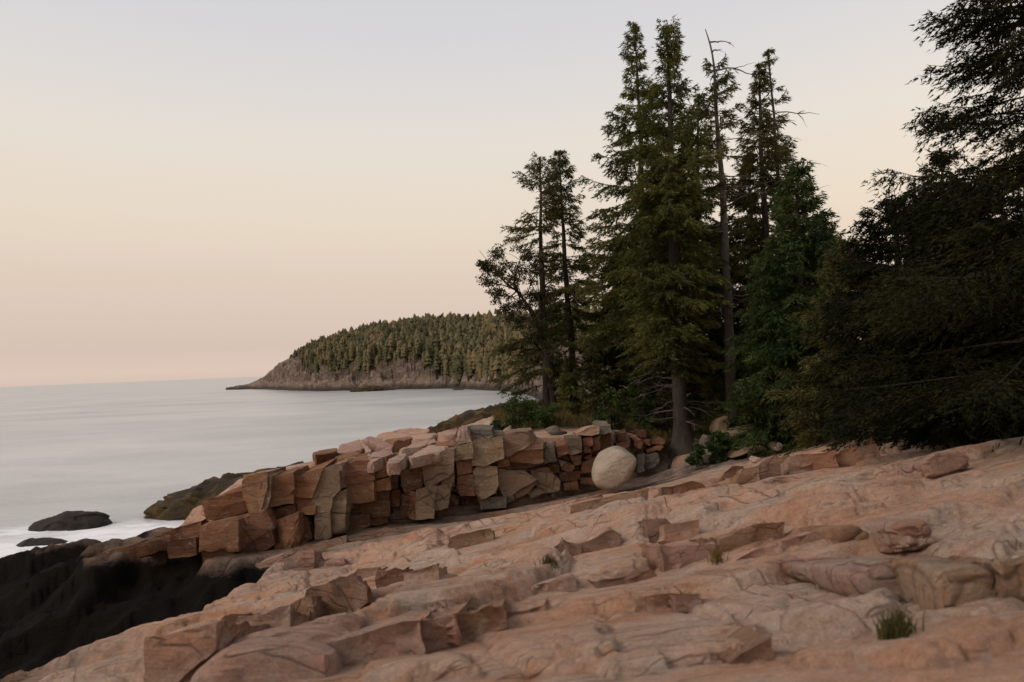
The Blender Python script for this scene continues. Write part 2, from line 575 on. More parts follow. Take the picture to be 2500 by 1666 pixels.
def detail(x, y):
    """Fractured sheets of bedrock: long joint blocks that rise to a broken edge on the side facing the camera."""
    q = np.c_[x, y, x * 0]
    wx = fbm(q * 0.5, 3, 5) * 0.8 + fbm(q * 2.2, 3, 8) * 0.10
    wy = fbm(q * 0.5 + 9, 3, 6) * 0.55 + fbm(q * 2.2 + 3, 3, 9) * 0.09
    bend = np.clip((x - 2) * 0.02, 0, 0.12)
    u = (x + wx) * np.cos(TH) + (y + wy) * np.sin(TH)
    v = -(x + wx) * np.sin(TH) + (y + wy) * np.cos(TH) + bend * (x - 2)
    h = 0
    gate = smooth(-0.35, 0.30, fbm(q * 0.33 + 4, 2, 21))
    for su, sv, amp, tilt, crack, w, seed, g, kk in ((3.4, 1.15, 0.15, 0.09, 0.05, 0.022, 101, 0.7 + 0.3 * gate, 38), (1.6, 0.42, 0.060, 0.075, 0.03, 0.04, 202, gate, 28), (0.6, 0.16, 0.024, 0.03, 0.012, 0.06, 303, gate, 22), (0.15, 0.07, 0.006, 0.008, 0.003, 0.09, 404, .3 + .7 * gate, 16)):
        hc, e = cells(u / su, v / sv, seed, amp, tilt, sv, kk)
        h = h + g * (hc - crack * np.exp(-e / w))
    h = h + 0.09 * fbm(q * 0.45, 3, 41) + 0.025 * fbm(np.c_[u * 0.9, v * 2.6, u * 0], 4, 42) + 0.008 * fbm(q * 9, 3, 43)
    return h


SHEET_GEO = []


def sheets(x, y):
    """Sheets of rock raised to a ragged broken edge on their near side and running out into the slope behind."""
    out = np.zeros_like(x)
    if not SHEET_GEO:
        return out
    q = np.c_[x, y, x * 0]
    for k, (H, lift) in enumerate(SHEET_GEO):
        lo, hi = H.min(0) - .5, H.max(0) + .5
        m = (x > lo[0]) & (x < hi[0]) & (y > lo[1]) & (y < hi[1])
        if not m.any():
            continue
        px, py, qq = x[m], y[m], q[m]
        sd = np.full(px.shape, -1e9)
        for i in range(len(H)):
            a, b = H[i], H[(i + 1) % len(H)]
            e = b - a
            L = np.hypot(*e) + 1e-9
            sd = np.maximum(sd, ((px - a[0]) * e[1] - (py - a[1]) * e[0]) / L)
        sd = sd + .10 * fbm(qq * 1.3 + k, 3, 501) + .045 * fbm(qq * 5 + k, 3, 502) + .03 * np.sign(vnoise(qq * np.array([3.5, 3.5, 1]) + k, 503))
        v = -px * np.sin(TH) + py * np.cos(TH)
        vh = -H[:, 0] * np.sin(TH) + H[:, 1] * np.cos(TH)
        t = np.clip((vh.max() - v) / (np.ptp(vh) + 1e-6), 0, 1)
        wid = .03 + .004 * np.median(py)
        st = .7 * smooth(0, wid, -sd) + .3 * smooth(wid * 1.5, wid * 2.6, -sd + .03 * fbm(qq * 2 + k, 2, 504))
        out[m] += lift * (.12 + .88 * t ** .8) * st - .02 * np.exp(-np.abs(sd + .005) / .02)
    return out


def height(x, y, with_detail=True):
    x = np.asarray(x, float); y = np.asarray(y, float)
    q = np.c_[x, y, x * 0]
    jit = fbm(q * 0.6, 3, 61)
    g = _g(x, y)
    t = _t(x, y)
    # chasm on the left: drops to a wet floor, its black holding painted shade, and climbs a rough wall at its far side
    near = np.interp(x, [-30, -10, -6, -4, -2.5], [9.0, 8.6, 9.2, 11.2, 14.0]) + jit * 0.5
    far = np.interp(x, [-30, -12, -9, -6, -4, -2.5], [18.5, 17.6, 16.6, 15.2, 14.6, 14.0]) + fbm(q * 0.8 + 5, 3, 62) * 1.3
    dep = np.clip((far - y) / np.maximum(far - near - 1.5, 1), 0, 1) ** .8
    ch = smooth(0, 1.2, y - near) * dep * smooth(-4.4, -6.0, x)
    g = np.minimum(g, np.interp(x, [-16, -7.5, -4.5], [1.95, 3.7, 8.5]) + np.clip(9.5 - y, 0, 9) * 0.5)
    gl = g - ch * 3.0
    low = np.clip(np.clip(ch * 2.2, 0, 1) + smooth(-7.3, -9.0, x) * smooth(9, 11, y), 0, 1)
    g = gl
    if with_detail and (low > 0).any():
        wx_ = x + .5 * fbm(q * .5, 3, 631) + .04 * fbm(q * 2.1, 3, 632)
        wy_ = y + .4 * fbm(q * .5 + 7, 3, 633) + .04 * fbm(q * 2.1, 3, 634)
        u_ = wx_ * np.cos(TH) + wy_ * np.sin(TH); v_ = -wx_ * np.sin(TH) + wy_ * np.cos(TH)
        ca, ea = cells(u_ / 2.0, v_ / .95, 909, .55, .30, .95, 24)
        cb, eb_ = cells(u_ / .8, v_ / .4, 919, .16, .15, .4, 20)
        g = gl + low * (1.0 - .6 * smooth(-1.0, 1.0, y - far)) * (ca + cb - .12 * np.exp(-ea / .04))
    if with_detail:
        soft = 1 - np.maximum(.8 * soil_mask(x, y), .45 * gravel_mask(x, y))
        dd = detail(x, y) + sheets(x, y)
        g = g + dd * soft
        t = t + dd * 0.6 * soft
    m = smooth(0.30, 0.55, y - wall_y(x) - jit * 0.12) * smooth(-9.3, -7.6, x + jit * 0.5)
    h = g * (1 - m) + np.maximum(g - 0.6, t - 0.12) * m
    h = np.where(x > 6.5, g * (1 - smooth(0, 3, y - 19)) + t * smooth(0, 3, y - 19), h)
    # falls away to the sea behind
    yb = np.interp(x, BX, BY) + jit * 1.2
    k = smooth(0, 6.5, y - yb)
    h = h * (1 - k) + (-1.5) * k - 0.12 * np.clip(y - yb, 0, 4) * (1 - k)
    return h


def h1(x, y):
    return float(height(np.array([x]), np.array([y]), False)[0])


def hit(px, py, d0=2.0, d1=60.0):
    """Where the sight line of a photo pixel meets the bare ground."""
    d = np.geomspace(d0, d1, 900)
    r = ray(px, py)
    z = EYE + r[2] * d
    h = height(r[0] * d, d, False)
    i = np.argmax(z < h)
    return d[i] if (z < h).any() else d1


def hull(pts):
    pts = sorted(map(tuple, pts))
    def half(ps):
        h = []
        for p in ps:
            while len(h) > 1 and (h[-1][0] - h[-2][0]) * (p[1] - h[-2][1]) - (h[-1][1] - h[-2][1]) * (p[0] - h[-2][0]) <= 0:
                h.pop()
            h.append(p)
        return h[:-1]
    return np.array(half(pts) + half(pts[::-1]))


def z2(l): return [(700 + x / 3.92, 980 + y / 3.92) for x, y in l]
def z3(l): return [(1100 + x / 2.941, 950 + y / 2.941) for x, y in l]
def z4(l): return [(x / 2.6144, 1100 + y / 2.6144) for x, y in l]
def z5(l): return [(300 + x / 1.9608, 1250 + y / 1.9608) for x, y in l]
def z6(l): return [(1300 + x / 1.9608, 1150 + y / 1.9608) for x, y in l]
def z7(l): return [(1600 + x / 2.6144, 980 + y / 2.6144) for x, y in l]
def z8(l): return [(1150 + x / 3.361, 850 + y / 3.361) for x, y in l]


SHEETS = [(z5(p), l, t, m) for p, l, t, m in [
    ([(1000, 620), (1820, 460), (2160, 330), (2100, 260), (1650, 290), (1450, 430), (1200, 520)], .20, .6, 'pink'),
    ([(0, 470), (600, 340), (900, 310), (880, 390), (400, 480), (0, 580)], .10, .5, 'pink'),
    ([(600, 245), (920, 185), (1100, 165), (1560, 135), (1500, 190), (1000, 260), (700, 300)], .12, .4, 'pink'),
    ([(1660, 570), (2000, 480), (2300, 420), (2350, 780), (1900, 800), (1700, 680)], .06, .4, 'pink'),
    ([(1150, 180), (1560, 140), (1600, 230), (1100, 270)], .10, .4, 'grey'),
    ([(1620, 280), (2000, 220), (2160, 270), (2100, 340), (1650, 300)], .10, .4, 'pink'),
    ([(1100, 690), (1400, 650), (1700, 700), (1750, 800), (1200, 810)], .08, .4, 'pink')]]
SHEETS += [(z6(p), l, t, m) for p, l, t, m in [
    ([(780, 470), (1180, 440), (1500, 420), (1850, 560), (1750, 700), (1250, 760), (900, 700), (620, 600)], .09, .5, 'pink'),
    ([(130, 420), (560, 380), (620, 480), (400, 540), (150, 560)], .10, .4, 'pink'),
    ([(240, 280), (420, 190), (560, 210), (560, 330), (300, 380)], .10, .4, 'pink'),
    ([(0, 880), (420, 640), (900, 650), (1200, 780), (1000, 930), (400, 1000)], .07, .4, 'pink'),
    ([(560, 180), (1000, 95), (1400, 110), (1700, 180), (1400, 260), (800, 260)], .12, .4, 'pink'),
    ([(1950, 180), (2340, 200), (2350, 390), (2000, 380), (1750, 330)], .10, .5, 'grey'),
    ([(0, 240), (500, 130), (560, 190), (240, 280), (0, 330)], .10, .4, 'pink'),
    ([(1180, 150), (1560, 70), (1900, 60), (1700, 150), (1300, 190)], .12, .4, 'pink'),
    ([(1300, 820), (1800, 720), (2250, 760), (2340, 900), (1900, 1000), (1300, 960)], .07, .4, 'pink')]]

for poly, l, t, mt in SHEETS:
    pts = []
    for px, py in poly:
        d = hit(px, py, 1.2, 22)
        pts.append((ray(px, py)[0] * d, d))
    SHEET_GEO.append((hull(pts), l * 1.25))

# ------------------------------------------------------------------ the shore
ny, nx = 490, 800
s = np.linspace(-1.05, 1.05, nx)
yy = np.r_[np.geomspace(1.0, 2.2, 40, endpoint=False), np.geomspace(2.2, 30, ny - 80, endpoint=False), np.geomspace(30, 70, 40)]
S, Y = np.meshgrid(s, yy)
X = S * (Y + 4.0 * np.exp(-(Y / 9) ** 2))
xf, yf = X.ravel(), Y.ravel()
zf = height(xf, yf)
idx = np.arange(nx * ny).reshape(ny, nx)
F = np.stack([idx[:-1, :-1], idx[:-1, 1:], idx[1:, 1:], idx[1:, :-1]], -1).reshape(-1, 4)
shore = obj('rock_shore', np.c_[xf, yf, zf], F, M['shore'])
attr(shore, 'soil', soil_mask(xf, yf))
attr(shore, 'gravel', gravel_mask(xf, yf))
tag(shore, 'sloping pink granite bedrock shore with cracked stepped sheets', None, None, 'structure')

# ------------------------------------------------------------------ the sea
ss = np.linspace(-1.6, 1.6, 200)
sy = np.r_[np.geomspace(12, 80, 180), np.geomspace(85, 50000, 40)]
S2, Y2 = np.meshgrid(ss, sy)
sx, syf = (S2 * Y2).ravel(), Y2.ravel()
idx = np.arange(len(sx)).reshape(len(sy), len(ss))
F = np.stack([idx[:-1, :-1], idx[:-1, 1:], idx[1:, 1:], idx[1:, :-1]], -1).reshape(-1, 4)
sea = obj('sea', np.c_[sx, syf, np.zeros(len(sx))], F, M['water'])
tag(sea, 'calm pale grey sea with milky surf at the rocks', None, None, 'structure')
hs = np.where(syf < 70, height(sx, np.minimum(syf, 69), False), -9)
fo = smooth(-1.5, -0.15, hs) * (syf < 69)
for cx, cy, rx, ry, st in ((-18.6, 32.0, 4.6, 3.4, 1.0), (-22.5, 33.4, 5.0, 2.0, 0.95), (-23, 29.5, 6.5, 3.2, 0.95), (-16.8, 29.6, 4.0, 2.8, 1.0), (-20, 26, 9, 4, .8), (-16, 40, 12, 4, 0.28), (-8, 48, 14, 10, 0.16)):
    fo = np.maximum(fo, st * smooth(1.3, 0.3, np.hypot((sx - cx) / rx, (syf - cy) / ry)))
attr(sea, 'foam', fo)


# ------------------------------------------------------------------ rocks
_cs = {}


def cube_sphere(nn):
    if nn in _cs:
        return _cs[nn]
    t = np.tan(np.linspace(-1, 1, nn + 1) * math.pi / 4)
    a, b = np.meshgrid(t, t)
    a, b = a.ravel(), b.ravel()
    o = np.ones_like(a)
    V, F = [], []
    gi = np.arange((nn + 1) ** 2).reshape(nn + 1, nn + 1)
    q = np.stack([gi[:-1, :-1], gi[:-1, 1:], gi[1:, 1:], gi[1:, :-1]], -1).reshape(-1, 4)
    for k, f in enumerate(((o, a, b), (-o, b, a), (b, o, a), (a, -o, b), (a, b, o), (b, a, -o))):
        V.append(np.stack(f, -1))
        F.append(q + k * (nn + 1) ** 2)
    V = np.concatenate(V); F = np.concatenate(F)
    key = np.round(V * 4096).astype(np.int64)
    _, first, inv = np.unique(key, axis=0, return_index=True, return_inverse=True)
    V = V[first]
    F = inv.reshape(-1)[F]
    V = V / np.linalg.norm(V, axis=1)[:, None]
    _cs[nn] = (V, F)
    return _cs[nn]


def hard_rock(name, H, c2, n0, n1, Sz, org, A, B, N, mat, parent, rng, chamfer, amp, freq, seed, jitter, edge, cell):
    """An angular block split along flat joints: exact faces, a few corners broken off, chipped edges, rough skin."""
    cs = []
    for n_ in (n0, n1):
        sk = rng.normal(0, jitter * .5, 2) * (n1 - n0)
        sc_ = 1 + rng.normal(0, .05)
        for h in H:
            q = c2 + (h - c2) * sc_ + (sk if n_ == n1 else 0)
            dn = rng.normal(0, jitter * .35) * min(Sz[0], Sz[1])
            cs.append((q[0], q[1], n_ + dn))
    cs = np.array(cs)
    ctr = cs.mean(0)
    bm = bmesh.new()
    for q in cs:
        bm.verts.new(q)

    def rehull():
        r = bmesh.ops.convex_hull(bm, input=bm.verts[:], use_existing_faces=False)
        loose = [v for v in bm.verts if not v.link_faces]
        inner = [g for g in r.get('geom_interior', []) + r.get('geom_unused', []) if isinstance(g, bmesh.types.BMVert)]
        bmesh.ops.delete(bm, geom=list({*loose, *inner}), context='VERTS')
    rehull()
    for _ in range(chamfer):
        d = rng.normal(0, 1, 3)
        d /= np.linalg.norm(d)
        nv = d / Sz
        nv /= np.linalg.norm(nv)
        vs = np.array([v.co[:] for v in bm.verts])
        sup = ((vs - ctr) @ nv).max() * rng.uniform(.80, .95)
        bmesh.ops.bisect_plane(bm, geom=bm.verts[:] + bm.edges[:] + bm.faces[:], plane_co=tuple(ctr + nv * sup), plane_no=tuple(nv), clear_outer=True)
        vs = [v.co.copy() for v in bm.verts]
        bm.clear()
        for v in vs:
            bm.verts.new(v)
        rehull()
    An, Bn, Nn = np.array(A), np.array(B), np.array(N)
    for v in bm.verts:
        v.co = org + v.co[0] * An + v.co[1] * Bn + v.co[2] * Nn
    bmesh.ops.recalc_face_normals(bm, faces=bm.faces[:])
    bmesh.ops.dissolve_limit(bm, angle_limit=R(3), verts=bm.verts[:], edges=bm.edges[:])
    bmesh.ops.triangulate(bm, faces=bm.faces[:])
    for _ in range(6):
        es = [e for e in bm.edges if e.calc_length() > cell * 1.5]
        if not es or len(bm.faces) > 5000:
            break
        bmesh.ops.subdivide_edges(bm, edges=es, cuts=1)
        bmesh.ops.triangulate(bm, faces=[f for f in bm.faces if len(f.verts) > 3])
    bm.normal_update()
    bm.verts.index_update()
    sh = np.zeros(len(bm.verts))
    for e in bm.edges:
        if len(e.link_faces) == 2 and e.calc_face_angle(0) > R(22):
            sh[e.verts[0].index] += 1; sh[e.verts[1].index] += 1
    W = np.array([v.co[:] for v in bm.verts]); NV = np.array([v.normal[:] for v in bm.verts])
    F = np.array([[v.index for v in f.verts] for f in bm.faces])
    bm.free()
    k = seed * .37
    cr_ = np.abs(fbm(W * freq * np.array([.8, .8, 1.4]) + k, 3, 5 + seed % 31))
    disp = amp * (.8 * fbm(W * freq + k, 4, seed % 97) + .5 * fbm(W * freq * 4 + k, 3, 3) - .8 * np.exp(-cr_ / .04))
    chip = np.minimum(sh, 2) / 2 * (.012 + np.clip(fbm(W * 4.5 + k, 3, 15) + .1, 0, 1) * 2.2 * amp)
    W = W + NV * (disp - chip)[:, None]
    o = obj(name, W, F, mat, parent)
    o.data.set_sharp_from_angle(angle=R(edge))
    return o


def rock(name, poly, org, A, B, N, n0, n1, mat, parent=None, res=12, sharp=18, chamfer=4, amp=0.03, freq=2.5, seed=0, jitter=0.06, grow=1.0, edge=28, cell=.12):
    """One stone: the convex outline poly (in axes A, B from org) carried from n0 to n1 along N, its edges broken, worn and roughened."""
    rng = np.random.default_rng(seed)
    H = hull(poly)
    H = H.mean(0) + (H - H.mean(0)) * grow
    H = hull(H)
    A, B, N = (np.asarray(v, float) for v in (A, B, N))
    lo, hi = H.min(0), H.max(0)
    c2 = (lo + hi) / 2
    c = np.array([c2[0], c2[1], (n0 + n1) / 2])
    Sz = np.array([(hi[0] - lo[0]) / 2, (hi[1] - lo[1]) / 2, (n1 - n0) / 2])
    pl = []
    for i in range(len(H)):
        a, b = H[i], H[(i + 1) % len(H)]
        e = b - a
        L = np.hypot(*e)
        if L < 1e-4:
            continue
        nv = np.array([e[1], -e[0], 0]) / L
        nv[2] = rng.normal(0, jitter)
        pl.append((nv, max(0.05 * min(Sz[0], Sz[1]), nv[:2] @ (a - c2))))
    for sgn in (1, -1):
        nv = np.array([rng.normal(0, jitter) * 0.6, rng.normal(0, jitter) * 0.6, sgn])
        pl.append((nv, Sz[2]))
    corners = np.array([(*(h - c2), z) for h in H for z in (-Sz[2], Sz[2])])
    for _ in range(chamfer):
        d = rng.normal(0, 1, 3)
        d /= np.linalg.norm(d)
        nv = d / Sz
        sup = (corners @ nv).max()
        pl.append((nv, sup * rng.uniform(0.82, 0.97)))
    if sharp >= 14:
        return hard_rock(name, H, c2, n0, n1, Sz, np.asarray(org, float), A, B, N, mat, parent, rng, chamfer, amp, freq, seed, jitter, edge, cell)
    D, F = cube_sphere(res)
    tot = 0
    for nv, hh in pl:
        tot = tot + np.maximum(0, (D @ (nv * Sz)) / hh) ** sharp
    r = tot ** (-1.0 / sharp)
    L = D * r[:, None] * Sz + c
    W = np.asarray(org, float) + L[:, :1] * A + L[:, 1:2] * B + L[:, 2:3] * N
    dw = D[:, :1] * A + D[:, 1:2] * B + D[:, 2:3] * N
    k = seed * 0.37
    cr_ = np.abs(fbm(W * freq * np.array([0.8, 0.8, 1.3]) + k, 3, 5 + seed % 31))
    disp = amp * (fbm(W * freq + k, 4, seed % 97) - 0.9 * np.exp(-cr_ / .05) + 0.35 * np.sign(vnoise(W * freq * 1.3 + k, 9)))
    W = W + dw * disp[:, None]
    o = obj(name, W, F, mat, parent)
    if sharp >= 8:
        o.data.set_sharp_from_angle(angle=R(edge))
    return o


EX, EY, EZ = np.eye(3)


def front_block(name, poly_px, d, depth, mat, parent=None, out=0.0, tilt=0.0, **kw):
    """A stone whose face, seen from the camera, has the outline poly_px; the face stands at distance d - out and runs back by depth."""
    q = np.array([P(x, y, d - out) for x, y in poly_px])
    org = np.array([0, d - out, 0])
    N = np.array([0, 1.0, tilt])
    return rock(name, q[:, [0, 2]], org, EX, EZ, N, 0.0, depth, mat, parent, **kw)


def wall_d(px):
    """Distance of the broken rock face along the sight line of column px."""
    d = np.linspace(12, 24, 400)
    x = (px - CX) / FPX * d
    return float(d[np.argmax(d > wall_y(x))])


ledge = empty('rock_ledge', (-1.5, 18.5, 3.2), 'long ledge of jointed brown granite blocks below the spruces, above the sea', 'rock ledge')
# (outline, material, how far the face stands proud)
WALL = [(z2(p), m, o) for p, m, o in [
    ([(220, 720), (360, 660), (480, 690), (500, 840), (440, 900), (260, 880)], 'buff', .34),
    ([(260, 880), (440, 900), (400, 1040), (260, 1050)], 'buff', .30),
    ([(440, 900), (560, 860), (560, 1060), (420, 1050)], 'buff', .36),
    ([(250, 1050), (410, 1050), (420, 1300), (270, 1320)], 'buff', .32),
    ([(420, 1060), (570, 1070), (570, 1290), (430, 1310)], 'buff', .38),
    ([(460, 610), (530, 600), (530, 720), (465, 700)], 'buff', .3),
    ([(560, 600), (825, 570), (825, 740), (570, 780)], 'rust', .12),
    ([(825, 560), (960, 540), (970, 650), (830, 670)], 'rust', .05),
    ([(815, 680), (975, 640), (975, 730), (820, 760)], 'rust', .15),
    ([(570, 810), (830, 760), (840, 960), (720, 950), (560, 980)], 'rust', .08),
    ([(830, 770), (980, 740), (990, 840), (840, 860)], 'rust', .12),
    ([(840, 865), (980, 850), (970, 960), (840, 980)], 'dark', .0),
    ([(560, 990), (720, 960), (725, 1060), (560, 1080)], 'dark', -.25),
    ([(740, 980), (960, 970), (960, 1090), (740, 1090)], 'dark', .0),
    ([(575, 1120), (780, 1080), (790, 1180), (590, 1260)], 'dark', .05),
    ([(800, 1095), (960, 1090), (960, 1160), (880, 1180), (790, 1180)], 'dark', .0),
    ([(980, 590), (1080, 560), (1080, 720), (990, 730)], 'dark', -.3),
    ([(985, 730), (1060, 720), (1055, 840), (985, 850)], 'dark', -.12),
    ([(1080, 560), (1310, 500), (1300, 820), (1180, 870), (1090, 880)], 'dark', .05),
    ([(985, 860), (1080, 850), (1080, 1000), (985, 1020)], 'dark', .0),
    ([(1085, 900), (1180, 880), (1180, 1090), (1090, 1100)], 'dark', -.05),
    ([(1180, 890), (1250, 870), (1240, 1110), (1185, 1100)], 'rust', .08),
    ([(1300, 600), (1500, 480), (1600, 460), (1590, 690), (1490, 750), (1330, 830)], 'buff', .32),
    ([(1250, 870), (1410, 820), (1390, 1090), (1250, 1110)], 'buff', .34),
    ([(1430, 830), (1570, 790), (1530, 1000), (1420, 1030)], 'buff', .36),
    ([(1500, 750), (1590, 700), (1590, 800), (1490, 830)], 'buff', .2),
    ([(1610, 440), (1770, 400), (1775, 540), (1620, 560)], 'buff', .26),
    ([(1620, 570), (1780, 550), (1780, 690), (1640, 710)], 'rust', .22),
    ([(1630, 720), (1780, 700), (1780, 800), (1640, 800)], 'rust', .2),
    ([(1630, 810), (1790, 800), (1800, 900), (1660, 905)], 'rust', .22),
    ([(1780, 400), (2050, 350), (2065, 540), (1900, 600), (1790, 600)], 'buff', .38),
    ([(1790, 620), (2000, 640), (2010, 800), (1980, 870), (1840, 930), (1800, 800)], 'buff', .3),
    ([(1615, 420), (1640, 260), (1730, 250), (1770, 390)], 'pink', .1),
    ([(1730, 280), (1940, 280), (1960, 370), (1760, 400)], 'grey', .0),
    ([(1540, 880), (1650, 910), (1640, 990), (1540, 1010)], 'dark', .0),
    ([(1660, 910), (1830, 900), (1840, 970), (1660, 1000)], 'dark', -.3),
    ([(1860, 960), (2090, 930), (2090, 1010), (1870, 1030)], 'grey', .2),
    ([(1945, 290), (2050, 300), (2060, 350), (1960, 370)], 'grey', -.1)]]
WALL += [(z3(p), m, o) for p, m, o in [
    ([(365, 350), (470, 310), (590, 300), (600, 370), (510, 410), (420, 470), (380, 460)], 'buff', .34),
    ([(515, 400), (580, 365), (660, 400), (660, 430), (520, 440)], 'pink', .4),
    ([(420, 470), (520, 445), (660, 440), (665, 520), (540, 550), (440, 540)], 'rust', .2),
    ([(330, 500), (415, 490), (430, 550), (340, 560)], 'rust', .0),
    ([(340, 590), (520, 600), (610, 660), (450, 750), (350, 760)], 'buff', .24),
    ([(455, 750), (600, 660), (610, 690), (560, 750), (460, 790)], 'buff', .3),
    ([(560, 740), (650, 700), (690, 740), (580, 780)], 'buff', .25),
    ([(600, 600), (720, 620), (770, 660), (760, 720), (680, 730), (610, 660)], 'buff', .32),
    ([(560, 580), (700, 560), (720, 610), (610, 620)], 'rust', .0),
    ([(665, 450), (740, 410), (755, 510), (680, 530)], 'grey', .3),
    ([(765, 400), (830, 390), (840, 460), (780, 480)], 'rust', .15),
    ([(830, 360), (930, 350), (945, 450), (860, 470), (835, 450)], 'grey', .25),
    ([(850, 480), (940, 480), (940, 540), (890, 550)], 'rust', .1),
    ([(780, 510), (890, 550), (870, 590), (790, 580)], 'rust', .05),
    ([(780, 600), (920, 590), (920, 650), (800, 660)], 'dark', .1),
    ([(940, 520), (1080, 490), (1090, 560), (1030, 600), (935, 610)], 'rust', .15),
    ([(930, 640), (1020, 640), (1020, 690), (930, 690)], 'rust', .15),
    ([(815, 680), (910, 660), (915, 730), (820, 735)], 'rust', .2),
    ([(950, 360), (1010, 350), (1010, 400), (960, 400)], 'rust', .1),
    ([(1015, 350), (1080, 340), (1075, 440), (1015, 450)], 'rust', .15),
    ([(1085, 340), (1145, 330), (1145, 420), (1085, 430)], 'dark', .0),
    ([(955, 410), (1010, 410), (1010, 460), (960, 460)], 'rust', .05),
    ([(950, 490), (1015, 465), (1015, 500), (955, 510)], 'rust', .0),
    ([(915, 320), (1000, 280), (1060, 275), (1060, 320), (1000, 340), (920, 340)], 'pink', .2),
    ([(1060, 275), (1140, 270), (1150, 310), (1065, 320)], 'grey', .1),
    ([(1195, 395), (1285, 375), (1285, 410), (1200, 420)], 'rust', .0),
    ([(1325, 375), (1370, 370), (1370, 425), (1325, 430)], 'rust', .05),
    ([(1395, 360), (1440, 365), (1440, 410), (1395, 410)], 'rust', .0),
    ([(1440, 370), (1530, 365), (1530, 390), (1445, 395)], 'rust', .0),
    ([(1410, 440), (1500, 405), (1530, 410), (1500, 440), (1420, 460)], 'rust', .1),
    ([(1350, 480), (1390, 470), (1390, 600), (1350, 600)], 'grey', .2),
    ([(1395, 475), (1490, 455), (1500, 520), (1460, 560), (1400, 580)], 'grey', .25),
    ([(1360, 305), (1420, 300), (1420, 345), (1365, 350)], 'dark', -.1),
    ([(1270, 330), (1300, 325), (1305, 360), (1275, 365)], 'rust', -.1),
    ([(1200, 330), (1260, 320), (1265, 365), (1205, 370)], 'dark', -.15),
    ([(720, 740), (770, 690), (790, 720), (730, 780)], 'grey', .35),
    ([(220, 790), (390, 780), (390, 820), (230, 850)], 'grey', .2),
    ([(390, 770), (450, 755), (455, 810), (395, 830)], 'grey', .2),
    ([(350, 555), (430, 545), (430, 585), (350, 590)], 'dark', -.1),
    ([(700, 540), (775, 545), (780, 600), (710, 600)], 'dark', -.15)]]
WALL += [(z4(p), m, o) for p, m, o in [
    ([(1560, 190), (1690, 165), (1690, 260), (1660, 330), (1650, 375), (1580, 385)], 'rust', .15),
    ([(1690, 165), (1725, 180), (1725, 290), (1700, 385), (1655, 375), (1665, 270)], 'buff', .2),
    ([(1725, 185), (1860, 155), (1870, 275), (1730, 285)], 'rust', .1),
    ([(1730, 290), (1870, 280), (1870, 340), (1730, 360)], 'rust', .08),
    ([(1750, 375), (1880, 345), (1890, 410), (1755, 460)], 'dark', .0),
    ([(1870, 180), (2060, 115), (2040, 150), (1980, 200), (1990, 300), (1870, 290)], 'rust', .15),
    ([(1870, 300), (1990, 300), (1990, 370), (1890, 380)], 'rust', .05),
    ([(1310, 340), (1570, 235), (1575, 320), (1330, 370)], 'rust', -.3),
    ([(1310, 380), (1575, 325), (1580, 385), (1330, 445)], 'rust', -.1),
    ([(1280, 490), (1510, 430), (1510, 640), (1280, 640)], 'rust', .25),
    ([(1515, 430), (1690, 380), (1740, 500), (1530, 640)], 'rust', .15),
    ([(1760, 460), (1900, 410), (1910, 590), (1830, 620), (1760, 590)], 'rust', .35),
    ([(1910, 410), (1960, 440), (1990, 560), (1920, 590)], 'dark', .1),
    ([(1930, 370), (2010, 360), (2010, 400), (1940, 400)], 'rust', .2),
    ([(1060, 530), (1270, 460), (1270, 560), (1080, 580)], 'rust', -.2),
    ([(640, 655), (860, 600), (870, 680), (660, 720)], 'dark', .1),
    ([(870, 610), (1060, 560), (1065, 640), (880, 690)], 'dark', .2),
    ([(1075, 585), (1275, 560), (1280, 650), (1090, 680)], 'dark', .2),
    ([(545, 700), (640, 660), (650, 745), (560, 760)], 'dark', .1),
    ([(1290, 645), (1500, 640), (1500, 710), (1300, 730)], 'dark', .1),
    ([(1520, 645), (1730, 520), (1745, 600), (1560, 710)], 'dark', .2),
    ([(1760, 595), (1900, 600), (1880, 650), (1760, 660)], 'rust', .3)]]
for i, (poly, mt, o) in enumerate(WALL):
    cx = sum(p[0] for p in poly) / len(poly)
    rng = random.Random(i)
    front_block('stone', poly, wall_d(cx), rng.uniform(0.9, 1.5), M[mt], ledge, out=o * .75 + .08, tilt=rng.uniform(-0.06, 0.03),
                res=14, sharp=70, chamfer=rng.choice((1, 2, 3)), amp=0.03, freq=2.4, seed=300 + i, jitter=0.08, grow=1.09)

# flat slabs lying on the top of the ledge: outline seen on the ledge top
def top_slab(name, poly_px, thick, mat, parent, lift=0.16, surf=None, **kw):
    surf = surf or (lambda x, y: float(_t(x, y)))
    pts = []
    for px, py in poly_px:
        d = np.linspace(14, 34, 1200)
        r = ray(px, py)
        z = EYE + r[2] * d
        g = _t(r[0] * d, d) + lift
        i = np.argmax(z < g) if (z < g).any() else len(d) - 1
        pts.append((r[0] * d[i], min(d[i], 27.0)))
    pts = np.array(pts)
    cx, cy = pts.mean(0)
    zc = float(_t(cx, cy)) + lift
    gx = (float(_t(cx + .5, cy)) - float(_t(cx - .5, cy)))
    gy = (float(_t(cx, cy + .5)) - float(_t(cx, cy - .5)))
    A = np.array([1, 0, gx]); B = np.array([0, 1, gy])
    return rock(name, pts - (cx, cy), (cx, cy, zc), A, B, EZ, -thick, 0.0, mat, parent, **kw)


